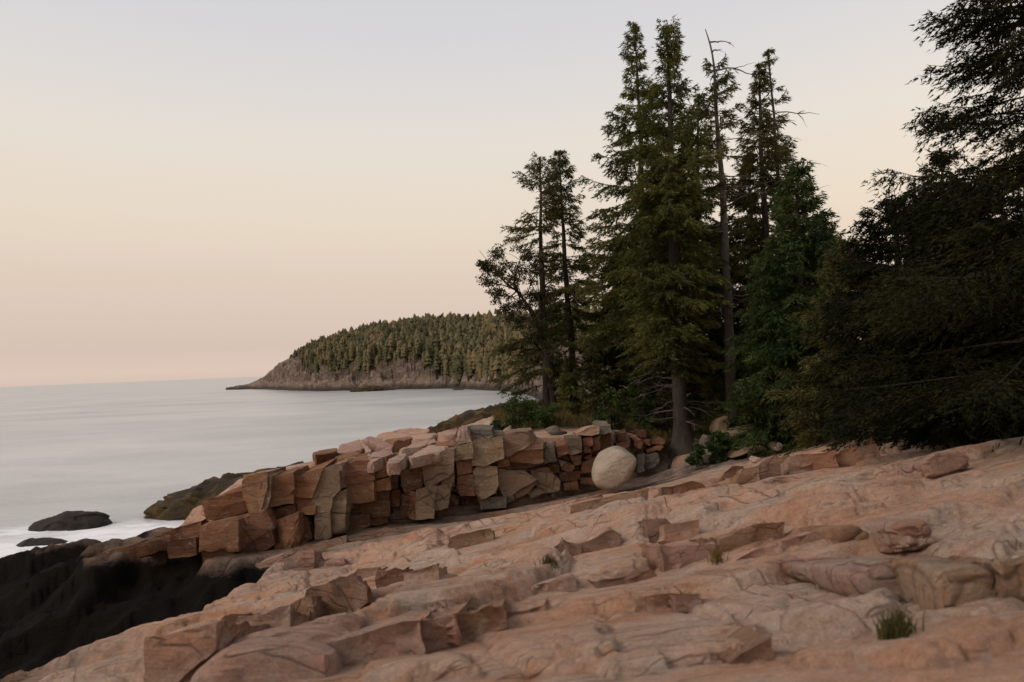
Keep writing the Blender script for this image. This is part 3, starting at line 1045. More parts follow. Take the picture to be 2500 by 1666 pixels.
TOPS = [(z2(p), m, t, l) for p, m, t, l in [
    ([(500, 420), (560, 360), (860, 330), (860, 370), (700, 400)], 'pink', .35, .12),
    ([(860, 330), (990, 300), (1170, 265), (1360, 260), (1350, 300), (1180, 310), (950, 360)], 'pink', .4, .18),
    ([(250, 490), (370, 460), (480, 440), (480, 500), (380, 560), (280, 600)], 'rust', .5, .22),
    ([(470, 470), (690, 420), (740, 450), (700, 480), (470, 500)], 'pink', .3, .16),
    ([(450, 540), (620, 480), (700, 480), (690, 530), (500, 560)], 'rust', .3, .14),
    ([(780, 370), (960, 380), (1010, 430), (980, 450), (880, 430), (800, 400)], 'pink', .25, .22),
    ([(940, 350), (1080, 320), (1180, 310), (1200, 380), (1020, 410), (950, 390)], 'rust', .4, .22),
    ([(1180, 320), (1320, 300), (1430, 310), (1420, 340), (1200, 380)], 'pink', .3, .26),
    ([(1060, 470), (1280, 390), (1420, 340), (1460, 370), (1280, 440), (1090, 490)], 'pink', .3, .24),
    ([(760, 510), (990, 450), (1010, 500), (830, 570), (770, 570)], 'pink', .3, .2),
    ([(960, 560), (1110, 490), (1190, 490), (1080, 580), (970, 600)], 'pink', .3, .2),
    ([(1170, 530), (1350, 430), (1560, 430), (1490, 470), (1200, 540)], 'pink', .3, .14),
    ([(1430, 310), (1510, 310), (1640, 260), (1620, 310), (1500, 350), (1440, 350)], 'pink', .35, .25),
    ([(1430, 400), (1600, 360), (1610, 400), (1440, 430)], 'rust', .3, .2),
    ([(460, 550), (640, 550), (690, 570), (500, 600)], 'pink', .3, .12),
    ([(0, 650), (240, 600), (500, 590), (300, 640), (60, 720)], 'pink', .5, .1),
    ([(1480, 290), (1640, 240), (1700, 240), (1620, 270)], 'rust', .3, .3),
    ([(1740, 250), (1880, 260), (1880, 280), (1740, 280)], 'pink', .3, .2),
    ([(690, 400), (770, 410), (820, 480), (770, 490)], 'pink', .3, .25)]]
for i, (poly, mt, t, l) in enumerate(TOPS):
    top_slab('stone', poly, t, M[mt], ledge, l * .6, res=14, sharp=30, grow=1.04, cell=.14, chamfer=4, amp=0.04, freq=1.8, seed=600 + i, jitter=0.08)

# ------------------------------------------------------------------ blocks and broken edges of the near rock, parts of the shore
def ground_block(poly, mt, depth, out=0.0, **kw):
    bx = sum(p[0] for p in poly) / len(poly)
    by = max(p[1] for p in poly)
    ty = min(p[1] for p in poly)
    d = hit(bx, by - 3) + out
    tall = max(0.08, (by - ty) / FPX * d * 0.8)
    x = (bx - CX) / FPX * d
    # the top dips back until it is lost in the ground behind
    slope = (h1(x, d + depth) - h1(x, d)) / depth - tall / depth * 0.85
    args = dict(res=16, sharp=24, chamfer=1, amp=0.04, freq=2.2, seed=int(bx * 7 + by), jitter=0.05, tilt=slope, grow=1.03)
    args.update(kw)
    args['cell'] = max(.035, .011 * d)
    args['sharp'] = 30 if args['sharp'] >= 7.5 else 9
    low = [(x_, y_ + 30) for x_, y_ in poly]
    mt = {'rust': 'tan', 'buff': 'tan', 'dark': 'tan', 'grey': 'pink'}.get(mt, mt)
    return front_block('rock_slab', list(poly) + low, d, depth, M[mt], shore, **args)


NEAR = [(z4(p), m, dp, sh) for p, m, dp, sh in [
    ([(1970, 900), (2250, 800), (2320, 870), (2230, 950), (1990, 1020)], 'rust', .9, 16),
    ([(1820, 1010), (1975, 930), (1985, 1000), (1830, 1080)], 'rust', .7, 14),
    ([(1540, 1080), (1830, 1020), (1800, 1160), (1640, 1200), (1560, 1200)], 'pink', .8, 8),
    ([(1370, 1120), (1550, 1080), (1560, 1190), (1400, 1210)], 'rust', .8, 8),
    ([(940, 1210), (1380, 1110), (1380, 1180), (1120, 1400), (960, 1430)], 'pink', 1.0, 9),
    ([(1870, 1110), (2180, 1030), (2330, 1070), (2330, 1120), (2000, 1230), (1890, 1180)], 'grey', .7, 7),
    ([(1050, 1480), (1300, 1270), (1700, 1195), (1900, 1190), (2100, 1270), (2160, 1480)], 'pink', 1.6, 4),
    ([(1820, 660), (2000, 640), (1980, 800), (1830, 790)], 'grey', .6, 16),
    ([(1880, 625), (2200, 555), (2200, 580), (1890, 660)], 'rust', .7, 14),
    ([(2060, 700), (2200, 670), (2210, 720), (2080, 760)], 'pink', .6, 10)]]
NEAR += [(z5(p), m, dp, sh) for p, m, dp, sh in [
    ([(1000, 640), (1400, 545), (1405, 640), (1180, 690), (1040, 700)], 'pink', 1.5, 10),
    ([(1400, 545), (1580, 510), (1590, 590), (1400, 635)], 'pink', 1.4, 11),
    ([(1585, 515), (1810, 465), (1825, 490), (1600, 585)], 'rust', 1.2, 14),
    ([(1080, 285), (1220, 265), (1230, 330), (1090, 350)], 'pink', .7, 10),
    ([(1220, 295), (1340, 280), (1350, 370), (1240, 360)], 'rust', .8, 10),
    ([(1340, 290), (1500, 255), (1520, 370), (1350, 380)], 'pink', .9, 10),
    ([(1520, 310), (1600, 290), (1610, 340), (1530, 370)], 'rust', .6, 10),
    ([(2040, 180), (2110, 140), (2200, 170), (2190, 210), (2050, 230)], 'buff', .7, 14),
    ([(1570, 130), (1760, 80), (1770, 110), (1590, 160)], 'rust', .6, 10),
    ([(1960, 350), (2160, 290), (2170, 350), (1980, 410)], 'pink', 1.0, 8),
    ([(1840, 500), (2010, 450), (2020, 485), (1880, 520)], 'pink', .5, 12),
    ([(640, 250), (760, 210), (780, 260), (660, 285)], 'pink', .7, 8)]]
NEAR += [(z6(p), m, dp, sh) for p, m, dp, sh in [
    ([(560, 230), (640, 225), (700, 280), (690, 325), (580, 315)], 'dark', .7, 12),
    ([(640, 270), (780, 250), (780, 310), (690, 330)], 'grey', .6, 9),
    ([(900, 330), (1080, 275), (1190, 258), (1190, 290), (1020, 370), (910, 390)], 'rust', 1.0, 11),
    ([(630, 375), (850, 370), (860, 440), (740, 460), (640, 430)], 'pink', .8, 8),
    ([(910, 430), (1170, 365), (1180, 400), (940, 450)], 'grey', .6, 10),
    ([(1430, 275), (1600, 245), (1650, 320), (1580, 355), (1440, 350)], 'rust', .9, 7),
    ([(1760, 250), (1900, 235), (1960, 320), (1780, 345)], 'pink', .8, 6),
    ([(1490, 470), (1960, 455), (1970, 530), (1800, 575), (1700, 590), (1530, 540)], 'pink', 1.0, 7),
    ([(1970, 440), (2230, 440), (2260, 560), (2240, 650), (1960, 640)], 'rust', .9, 7),
    ([(2265, 480), (2360, 460), (2380, 620), (2270, 620)], 'dark', .8, 8),
    ([(510, 615), (700, 600), (720, 640), (600, 660), (530, 650)], 'pink', .5, 10),
    ([(100, 890), (250, 875), (300, 930), (200, 945)], 'pink', .5, 7),
    ([(960, 920), (1130, 815), (1120, 860), (1000, 940)], 'rust', .5, 8),
    ([(330, 540), (560, 480), (585, 500), (400, 560)], 'rust', .6, 9),
    ([(100, 170), (330, 110), (340, 140), (120, 200)], 'pink', .8, 9),
    ([(200, 165), (430, 110), (540, 90), (540, 115), (220, 200)], 'dark', .5, 14),
    ([(635, 90), (760, 60), (820, 75), (700, 115)], 'buff', .6, 9),
    ([(240, 350), (380, 290), (400, 310), (250, 390)], 'rust', .6, 10),
    ([(1180, 340), (1340, 300), (1380, 320), (1200, 390)], 'pink', .6, 10),
    ([(690, 610), (790, 600), (790, 640), (710, 660)], 'grey', .3, 8)]]
NEAR += [(z7(p), m, dp, sh) for p, m, dp, sh in [
    ([(410, 510), (500, 430), (545, 430), (520, 510)], 'rust', .6, 10),
    ([(520, 525), (560, 440), (645, 430), (650, 510), (600, 535)], 'rust', .7, 12),
    ([(650, 420), (760, 370), (780, 470), (730, 510), (660, 500)], 'buff', .8, 14),
    ([(770, 370), (860, 345), (860, 455), (790, 470)], 'rust', .7, 12),
    ([(865, 365), (1130, 325), (1140, 420), (880, 450)], 'pink', .9, 9),
    ([(1130, 335), (1390, 285), (1400, 310), (1150, 400)], 'pink', .9, 8),
    ([(1740, 380), (1990, 300), (2050, 330), (1760, 430)], 'pink', .9, 7)]]
for poly, mt, dp, sh in NEAR:
    ground_block(poly, mt, dp, sharp=sh)

# ------------------------------------------------------------------ loose boulders
def boulder(name, label, poly, mat, depth, group='loose boulders near the trees', d=None, **kw):
    bx = sum(p[0] for p in poly) / len(poly)
    by = max(p[1] for p in poly)
    d = d or hit(bx, by - 2)
    args = dict(res=18, sharp=5, chamfer=6, amp=0.02, freq=1.6, seed=int(bx), jitter=0.1, tilt=0.0)
    args.update(kw)
    o = front_block(name, poly, d - depth * 0.35, depth, M[mat], None, **args)
    tag(o, label, 'boulder', group)
    return o


big = z3([(1030, 620), (1060, 520), (1130, 460), (1210, 428), (1330, 480), (1355, 560), (1340, 600), (1290, 690), (1180, 752), (1110, 740), (1040, 690)])
boulder('round_boulder', 'big round pale boulder poised on the sloping slab in front of the ledge', big, 'pale', 1.25, 'boulders', d=17.6, sharp=10, chamfer=3, res=34, amp=0.016, freq=1.6, seed=11, grow=1.04, jitter=.2, edge=60)
boulder('boulder', 'small rounded white boulder, lowest of the stones beside the ferns', z7([(285, 350), (330, 308), (385, 330), (382, 390), (320, 408), (285, 390)]), 'pale', .5)
boulder('boulder', 'upright grey oval stone standing just above the small white boulder', z7([(288, 300), (322, 218), (356, 225), (356, 290), (305, 322)]), 'grey', .45, d=hit(1720, 1128) + .4)
boulder('boulder', 'large tilted brown boulder under the dark spruces, widest of the stones there', z7([(430, 210), (500, 180), (690, 150), (680, 210), (590, 270), (450, 292), (425, 260)]), 'buff', 1.0, d=hit(1790, 1105) + 1.0, sharp=8)
boulder('boulder', 'upright brown stone against the thin grey trunk', z7([(385, 180), (400, 120), (470, 90), (482, 160), (420, 232), (390, 222)]), 'buff', .7, d=20.6, sharp=9)
boulder('boulder', 'flat brown slab of stone below the large tilted boulder', z7([(470, 370), (580, 290), (690, 292), (660, 330), (500, 382)]), 'buff', .8, d=hit(1800, 1125) + .3, sharp=8)
boulder('boulder', 'small flat brown stone right of the flat slab', z7([(680, 260), (760, 235), (772, 265), (690, 287)]), 'rust', .5)
boulder('boulder', 'small pale round stone under the edge of the dense spruce', z7([(750, 282), (800, 264), (832, 290), (790, 326), (755, 312)]), 'pale', .45)
boulder('boulder', 'flat pale stone at the forest edge beneath the broken branch', z7([(1455, 172), (1500, 140), (1670, 150), (1655, 190), (1500, 207)]), 'pink', .6, sharp=7)
boulder('boulder', 'small pink stone on the long rock step below the white boulder', z7([(620, 382), (650, 358), (695, 370), (640, 407)]), 'pink', .4)
boulder('boulder', 'rounded grey stone half sunk in the grass on top of the ledge', z8([(610, 700), (640, 655), (700, 640), (740, 665), (730, 715), (640, 722)]), 'grey', .6, d=20.6)
boulder('boulder', 'leaning flat pink stone beside the shrub at the ledge top', z8([(245, 715), (270, 670), (320, 640), (335, 655), (300, 700)]), 'pink', .3, d=20.9, sharp=9)

# ------------------------------------------------------------------ rocks in the sea
def sea_rock(name, label, cx, cy, rx, ry, h, mat, group=None, cat='rock', seed=0, res=26, asym=0.0, amp=.16):
    D, F = cube_sphere(res)
    W = np.c_[cx + D[:, 0] * rx, cy + D[:, 1] * ry, -0.35 + D[:, 2] * (h + 0.35)]
    W[:, 2] += asym * (D[:, 0]) * h * np.clip(D[:, 2] + .4, 0, 1)
    rg = 1 - 2 * np.abs(fbm(W * np.array([1.1, 1.1, 2.0]) / max(1, rx / 5) + seed, 4, seed + 3))
    W += D * (amp * (fbm(W * 0.7 + seed, 5, seed) + .55 * rg + .35 * np.sign(vnoise(W * np.array([.9, .9, 2.2]) + seed, 11))))[:, None] * np.array([2.2, 1.8, 1.0]) * max(h, .5)
    o = obj(name, W, F, M[mat])
    return tag(o, label, cat, group)


sea_rock('weedy_rock', 'long dark rock draped with brown and ochre rockweed beside the surf inlet', -13.9, 36.4, 6.7, 2.8, 1.9, 'weed', 'weed covered rocks', seed=3, asym=.45, res=44)
sea_rock('weedy_rock', 'low olive weedy rock rising behind the pink ledge top, left of the shrub', *(P(1185, 1000, 55)[:2] + np.array([0, 2])), 6.3, 3.5, 3.5, 'weed', 'weed covered rocks', seed=5, asym=.35, res=30)
sea_rock('sea_rock', 'larger dark wet rock in the surf off the weedy point', *P(170, 1282, 34)[:2], 2.0, 1.0, .68, 'wet', 'wet rocks awash in the surf', seed=7, asym=.3)
sea_rock('sea_rock', 'smaller dark rock awash nearest the left edge of the surf', *P(105, 1318, 30.6)[:2], 1.2, .7, .26, 'wet', 'wet rocks awash in the surf', seed=9)
sea_rock('sea_rock', 'low brown islet in the bay in front of the cliff', *P(900, 957, 252)[:2], 6.4, 3.5, 1.7, 'weed', 'islets in the bay', seed=12, amp=.25)
sea_rock('sea_rock', 'tiny dark skerry just right of the low islet in the bay', *P(955, 956, 255)[:2], 1.9, 1.5, .6, 'wet', 'islets in the bay', seed=13, res=12)
sea_rock('sea_rock', 'tiny flat skerry near the cove at the far end of the headland', *P(1118, 955, 225)[:2], 2.3, 1.5, .4, 'wet', 'islets in the bay', seed=14, res=12)

# ------------------------------------------------------------------ headland
HP = [552, 572, 604, 640, 680, 718, 744, 783, 821, 860, 897, 974, 1012, 1089, 1165, 1230, 1261, 1330, 1400, 1500, 1700, 2000, 2500]
HD = [400, 395, 389, 370, 335, 308, 291, 280, 275, 271, 266, 259, 252, 240, 214, 192, 180, 120, 95, 80, 75, 75, 75]       # distance of the waterline
HC = [952, 948, 943, 926, 896, 884, 896, 891, 893, 893, 892, 884, 888, 896, 905, 907, 905, 905, 890, 868, 862, 850, 840]   # cliff top, photo row
HT = [953, 949, 942, 924, 890, 861, 845, 826, 813, 802, 792, 782, 773, 769, 766, 765, 765, 775, 800, 850, 850, 840, 830]   # tree tops, photo row
TREE = [0, 0, 0, 0, 0, 2.5, 4, 5.5, 7, 8, 8, 8, 8, 8, 8, 8, 8, 6, 2, 0, 0, 0, 0]


def headland_profile(px):
    dw = np.interp(px, HP, HD)
    hor = 945.3 - 0.0403 * px
    zc = EYE - (np.interp(px, HP, HC) - hor) / FPX * dw * 1.05
    dc = dw * 1.0 + np.interp(px, [540, 640, 720, 900, 1261, 1330, 1500], [20, 30, 55, 95, 80, 40, 25])
    zt = EYE - (np.interp(px, HP, HT) - hor) / FPX * dc - np.interp(px, HP, TREE)
    return dw, zc, dc, np.maximum(zt, zc * 0.98)


def headland_z(px, d):
    dw, zc, dc, zt = headland_profile(px)
    x = (px - CX) / FPX * d
    q = np.c_[x, d, x * 0]
    dw = dw + fbm(q * 0.05, 4, 71) * 6 * np.clip(dw / 250, 0.3, 1)
    a = (d - dw)
    step = 5.0 * np.clip(dw / 250, .4, 1)
    shelf = -0.8 + 2.0 * smooth(-0.5, 3.0, a) + 0.9 * fbm(q * 0.22, 4, 72)
    nz_ = [fbm(q * f_, 4, 730 + i_) for i_, f_ in enumerate((.10, .16, .22))]
    cl = .40 * smooth(0, step * .55, a - step * .5 + 4.0 * nz_[0]) + .32 * smooth(0, step * .6, a - step * 1.3 + 4.5 * nz_[1]) + .28 * smooth(0, step * .8, a - step * 2.3 + 5.0 * nz_[2])
    z = shelf + (zc - 1.2) * cl
    s2 = np.clip((d - dw - step * 2.5) / (dc - dw - step * 2.5), 0, 2.2)
    up = np.where(s2 < 1, 1 - (1 - s2) ** 1.7, 1 - 0.12 * (s2 - 1))
    z = z + np.maximum(zt - zc, 0) * up * (s2 > 0)
    hb, eb = cells((x + 2 * fbm(q * .1, 3, 75)) / 7.0, (d + 2 * fbm(q * .1, 3, 76)) / 3.5, 404, 5.5, 0.0, 1.0, 24)
    hb2, eb2 = cells((x + 1.2 * fbm(q * .3, 3, 78)) / 3.2, (d + 1.2 * fbm(q * .3, 3, 79)) / 1.8, 405, 2.2, 0.0, 1.0, 20)
    rockiness = smooth(1.0, 5, a) * smooth(step * 5.5, step * 3, a) * smooth(600, 690, px)
    z = z + ((hb + hb2) * np.clip(dw / 250, .35, 1) - 1.4 * np.exp(-eb / .06)) * rockiness
    z = z + 0.9 * fbm(q * np.array([.35, .35, 1]), 5, 74, .6) * smooth(0, 6, a)
    return np.where(a < -2, -1.5, z)


hpx = np.r_[np.linspace(548, 1300, 560), np.linspace(1302, 2500, 160)]
ta = np.linspace(0, 1, 110) ** 1.6
dw_, zc_, dc_, zt_ = headland_profile(hpx)
Dm = (dw_ * 0.965)[None, :] + ta[:, None] * (dc_ - dw_ + 90)[None, :]
Pm = np.repeat(hpx[None, :], len(ta), 0)
xh = (Pm - CX) / FPX * Dm
zh = headland_z(Pm.ravel(), Dm.ravel())
idx = np.arange(Pm.size).reshape(Pm.shape)
F = np.stack([idx[:-1, :-1], idx[:-1, 1:], idx[1:, 1:], idx[1:, :-1]], -1).reshape(-1, 4)

m, nt, bs, out = nodes_of('headland_ground')
n = NT(nt)
M['headland'] = m
p = n.pos((1, 1, 2.2))
pv = n.pos((1, 1, 1.6))
rk = n.ramp(n.noise(pv, 0.22, 8, 0.7, 0.6), [(0.34, (0.070, 0.047, 0.034)), (0.5, (0.18, 0.122, 0.088)), (0.64, (0.36, 0.25, 0.185))])
rk = n.mix(n.math('MULTIPLY', n.ramp(n.noise(p, 0.6, 8, 0.75, 1.0), [(0.5, 0.0), (0.62, 1.0)]), 0.7), rk, (0.07, 0.055, 0.042))
gr = n.ramp(n.noise(n.pos(), 0.15, 6, 0.7), [(0.35, (0.030, 0.030, 0.014)), (0.65, (0.07, 0.058, 0.026))])
col = n.mix(n.attr('green'), rk, gr)
zz = n.node('ShaderNodeSeparateXYZ')
n.link(n.pos(), zz.inputs[0])
pale = n.ramp(n.math('MULTIPLY', n.math('ADD', zz.outputs['Z'], n.math('MULTIPLY', n.noise(p, 0.12, 6, 0.7), 5.0)), 0.1), [(0.42, 0.0), (0.50, 1.0), (0.62, 1.0), (0.72, 0.0)])
col = n.mix(n.math('MULTIPLY', n.math('MULTIPLY', pale, n.math('SUBTRACT', 1.0, n.attr('green'))), n.ramp(n.noise(p, 0.8, 8, 0.75, .8), [(0.44, 0.0), (0.58, 0.75)])), col, (0.40, 0.29, 0.215))
wet = n.ramp(n.math('MULTIPLY', n.math('ADD', zz.outputs['Z'], n.math('MULTIPLY', n.noise(p, 0.3, 5, 0.6), 1.6)), 0.1), [(0.16, 1.0), (0.30, 0.0)])
col = n.mix(n.math('MULTIPLY', wet, 0.9), col, (0.030, 0.022, 0.016))
n.link(col, bs.inputs['Base Color'])
bs.inputs['Roughness'].default_value = 0.9
n.link(n.bump(n.noise(pv, 0.5, 8, 0.75), 1.0, 2.2), bs.inputs['Normal'])
headland = obj('headland', np.c_[xh.ravel(), Dm.ravel(), zh], F, M['headland'])
tag(headland, 'wooded rocky headland with low brown cliffs across the bay', None, None, 'structure')


def headland_green(px, d):
    dw, zc, dc, zt = headland_profile(px)
    x = (px - CX) / FPX * d
    nz = fbm(np.c_[x * .08, d * .08, x * 0], 4, 91)
    st = np.interp(px, [700, 760, 900, 1000, 1089, 1200, 1300, 1400], [15, 8, 7, 8, 5, 4, 6, 40])
    return smooth(0, 5, d - dw - st + nz * 6) * smooth(715, 775, px + nz * 40 + (d - dw - 25) * .9)


attr(headland, 'green', headland_green(Pm.ravel(), Dm.ravel()))

# the forest on it: a mass of narrow spruces (one object), and the few that stand clear of it
M['forest'] = leaf_mat('far_spruce', (0.070, 0.066, 0.033), (0.125, 0.108, 0.052), (0.21, 0.150, 0.070), 0.12, 0.15, True)


def far_tree(rng, h, w, tiers=6, sides=7):
    V, F = [], []
    for k in range(tiers):
        t0 = k / tiers
        z0 = h * (0.10 + 0.80 * t0)
        z1 = z0 + h * (0.30 if k < tiers - 1 else .19)
        r = w * (1 - t0) ** 0.8 * rng.uniform(.75, 1.15) + .10
        b = len(V)
        V.append((rng.normal(0, .05), rng.normal(0, .05), z1))
        a0 = rng.uniform(0, 6.3)
        for q in range(sides * 2):
            a = a0 + q * math.pi / sides
            rr = r * (rng.uniform(.75, 1.2) if q % 2 == 0 else rng.uniform(.30, .55))
            V.append((rr * math.cos(a), rr * math.sin(a), z0 + (rng.uniform(-.05, .06) if q % 2 else rng.uniform(-.14, -.02)) * h * .5))
        for q in range(sides * 2):
            F.append((b, b + 1 + q, b + 1 + (q + 1) % (sides * 2)))
    return np.array(V), np.array(F)


rng = np.random.default_rng(5)
protos = [far_tree(rng, 1.0, rng.uniform(.075, .125), 5, 5) for _ in range(14)]
forest = Geo()
tones = []
cnt = 0
cand_px = rng.uniform(700, 1500, 15000)
cand_t = rng.uniform(0, 1, 15000)
dw, zc, dc, zt = headland_profile(cand_px)
cd = dw + 6 + cand_t * (dc - dw + 25)
keep = (headland_green(cand_px, cd) > rng.uniform(.35, .9, 15000)) & (rng.uniform(0, 1, 15000) < 0.52)
cz = headland_z(cand_px, cd)
for px_, d_, z_, k_ in zip(cand_px, cd, cz, keep):
    if not k_:
        continue
    V, F3 = protos[int(rng.integers(len(protos)))]
    tip = np.interp(px_, [700, 760, 850], [0.45, .7, 1.0])
    h = (3.2 + 8.0 * rng.beta(1.6, 2.6)) * tip
    a = rng.uniform(0, 6.28)
    c, s_ = math.cos(a), math.sin(a)
    wj = rng.uniform(.8, 1.3)
    W = np.c_[(V[:, 0] * c - V[:, 1] * s_) * h * wj, (V[:, 0] * s_ + V[:, 1] * c) * h * wj, V[:, 2] * h]
    W[:, 0] += V[:, 2] * h * rng.normal(0, .03)
    tones.append(np.full(len(V), rng.normal(0, .07) - (.10 if rng.uniform() < .12 else 0)))
    forest.add(W + np.array([(px_ - CX) / FPX * d_, d_, z_ - .3]), F3)
    cnt += 1
fo_ = forest.build('headland_forest', M['forest'])
attr(fo_, 'tone', np.concatenate(tones))
tag(fo_, 'dense spruce forest covering the headland slope', None, None, 'stuff')
for px_, off, h, lb in ((748, 26, 7.5, 'lone thin spruce on the skyline, leftmost of the pair above the headland bluff'), (763, 28, 6.5, 'lone thin spruce on the skyline, right one of the pair above the headland bluff'),
                        (676, 12, 4.5, 'small dark spruce low on the bare tip of the headland'), (787, 40, 6.0, 'pointed spruce standing clear of the canopy right of the bluff pair')):
    dw, zc, dc, zt = headland_profile(np.array([px_]))
    d_ = float(dw[0] + off)
    z_ = float(headland_z(np.array([px_]), np.array([d_]))[0])
    base = np.array([(px_ - CX) / FPX * d_, d_, z_])
    e = empty('headland_spruce', base, lb, 'spruce', 'spruces standing clear on the headland')
    V, F3 = far_tree(rng, h, h * .13, 8)
    obj('crown', V + base, F3, M['forest'], e)
    V, F4 = tube([base - (0, 0, .3), base + (0, 0, h * .5), base + (0, 0, h * 1.03)], [.16, .1, .03], 5)
    obj('trunk', V, F4, M['bark'], e)


# ------------------------------------------------------------------ near trees
def cards(Pn, Dn, length, width, rng, bend=0.25):
    """Kite-shaped leaf or needle sprays at points Pn along directions Dn."""
    k = len(Pn)
    Dn = Dn / (np.linalg.norm(Dn, axis=1)[:, None] + 1e-9)
    rv = rng.normal(0, 1, (k, 3))
    sd = np.cross(Dn, rv)
    sd /= np.linalg.norm(sd, axis=1)[:, None] + 1e-9
    up = np.cross(sd, Dn)
    L = (length * rng.uniform(.6, 1.3, k))[:, None]
    Wd = (width * rng.uniform(.7, 1.3, k))[:, None]
    b = Pn
    m_ = Pn + Dn * L * .45
    t = Pn + Dn * L - up * L * bend
    V = np.stack([b, m_ + sd * Wd * .5, t, m_ - sd * Wd * .5], 1).reshape(-1, 3)
    F = np.arange(k * 4).reshape(-1, 4)
    return V, F


def needles(Pn, Dn, length, width, rng):
    """Narrow pointed sprays (one triangle each)."""
    k = len(Pn)
    Dn = Dn / (np.linalg.norm(Dn, axis=1)[:, None] + 1e-9)
    sd = np.cross(Dn, rng.normal(0, 1, (k, 3)))
    sd /= np.linalg.norm(sd, axis=1)[:, None] + 1e-9
    L = (length * rng.uniform(.55, 1.3, k))[:, None]
    W = (width * rng.uniform(.7, 1.3, k))[:, None] * .5
    V = np.stack([Pn + sd * W, Pn - sd * W, Pn + Dn * L], 1).reshape(-1, 3)
    return V, np.arange(k * 3).reshape(-1, 3)


def trunk_curve(base, mids, top, nseg=26, wob=0.03, seed=0):
    ctrl = np.array([base] + list(mids) + [top])
    t = np.r_[0, np.cumsum(np.linalg.norm(np.diff(ctrl, axis=0), axis=1))]
    t /= t[-1]
    tt = np.linspace(0, 1, nseg)
    C = np.c_[[np.interp(tt, t, ctrl[:, k]) for k in range(3)]].T
    for _ in range(2):
        C[1:-1] = (C[:-2] + 2 * C[1:-1] + C[2:]) / 4
    w = fbm(np.c_[tt * 7, tt * 0 + seed, tt * 0], 3, seed)
    w2 = fbm(np.c_[tt * 7, tt * 0 + seed + 9, tt * 0], 3, seed)
    C[:, 0] += wob * w * 2 * np.sin(math.pi * tt)
    C[:, 1] += wob * w2 * 2 * np.sin(math.pi * tt)
    return tt, C


def dead_branch(par, start, az, L, rise, r, rng, name='dead_branch', droop=0.25):
    g = Geo()
    s_ = np.linspace(0, 1, 9)
    dirv = np.array([math.cos(az), math.sin(az)])
    def curve(st, dv, LL, ris, dr):
        w = rng.normal(0, .045, (9, 3)) * LL
        w[0] = 0
        pts = st + np.c_[dv[0] * LL * s_, dv[1] * LL * s_, LL * (ris * s_ - dr * s_ ** 2)] + np.cumsum(w, 0) * .5
        return pts
    pts = curve(start, dirv, L, rise, droop)
    g.add(*tube(pts, np.linspace(r, r * .22, 9), 5))
    for k in range(int(rng.integers(3, 8))):
        i = int(rng.integers(3, 8))
        a2 = az + rng.choice((-1, 1)) * rng.uniform(.4, 1.1)
        g.add(*tube(curve(pts[i], np.array([math.cos(a2), math.sin(a2)]), L * rng.uniform(.15, .45), rng.uniform(-.4, .4), rng.uniform(0, .4)), np.linspace(r * .45, r * .1, 9), 4))
    return g.build(name, M['dead'], par)


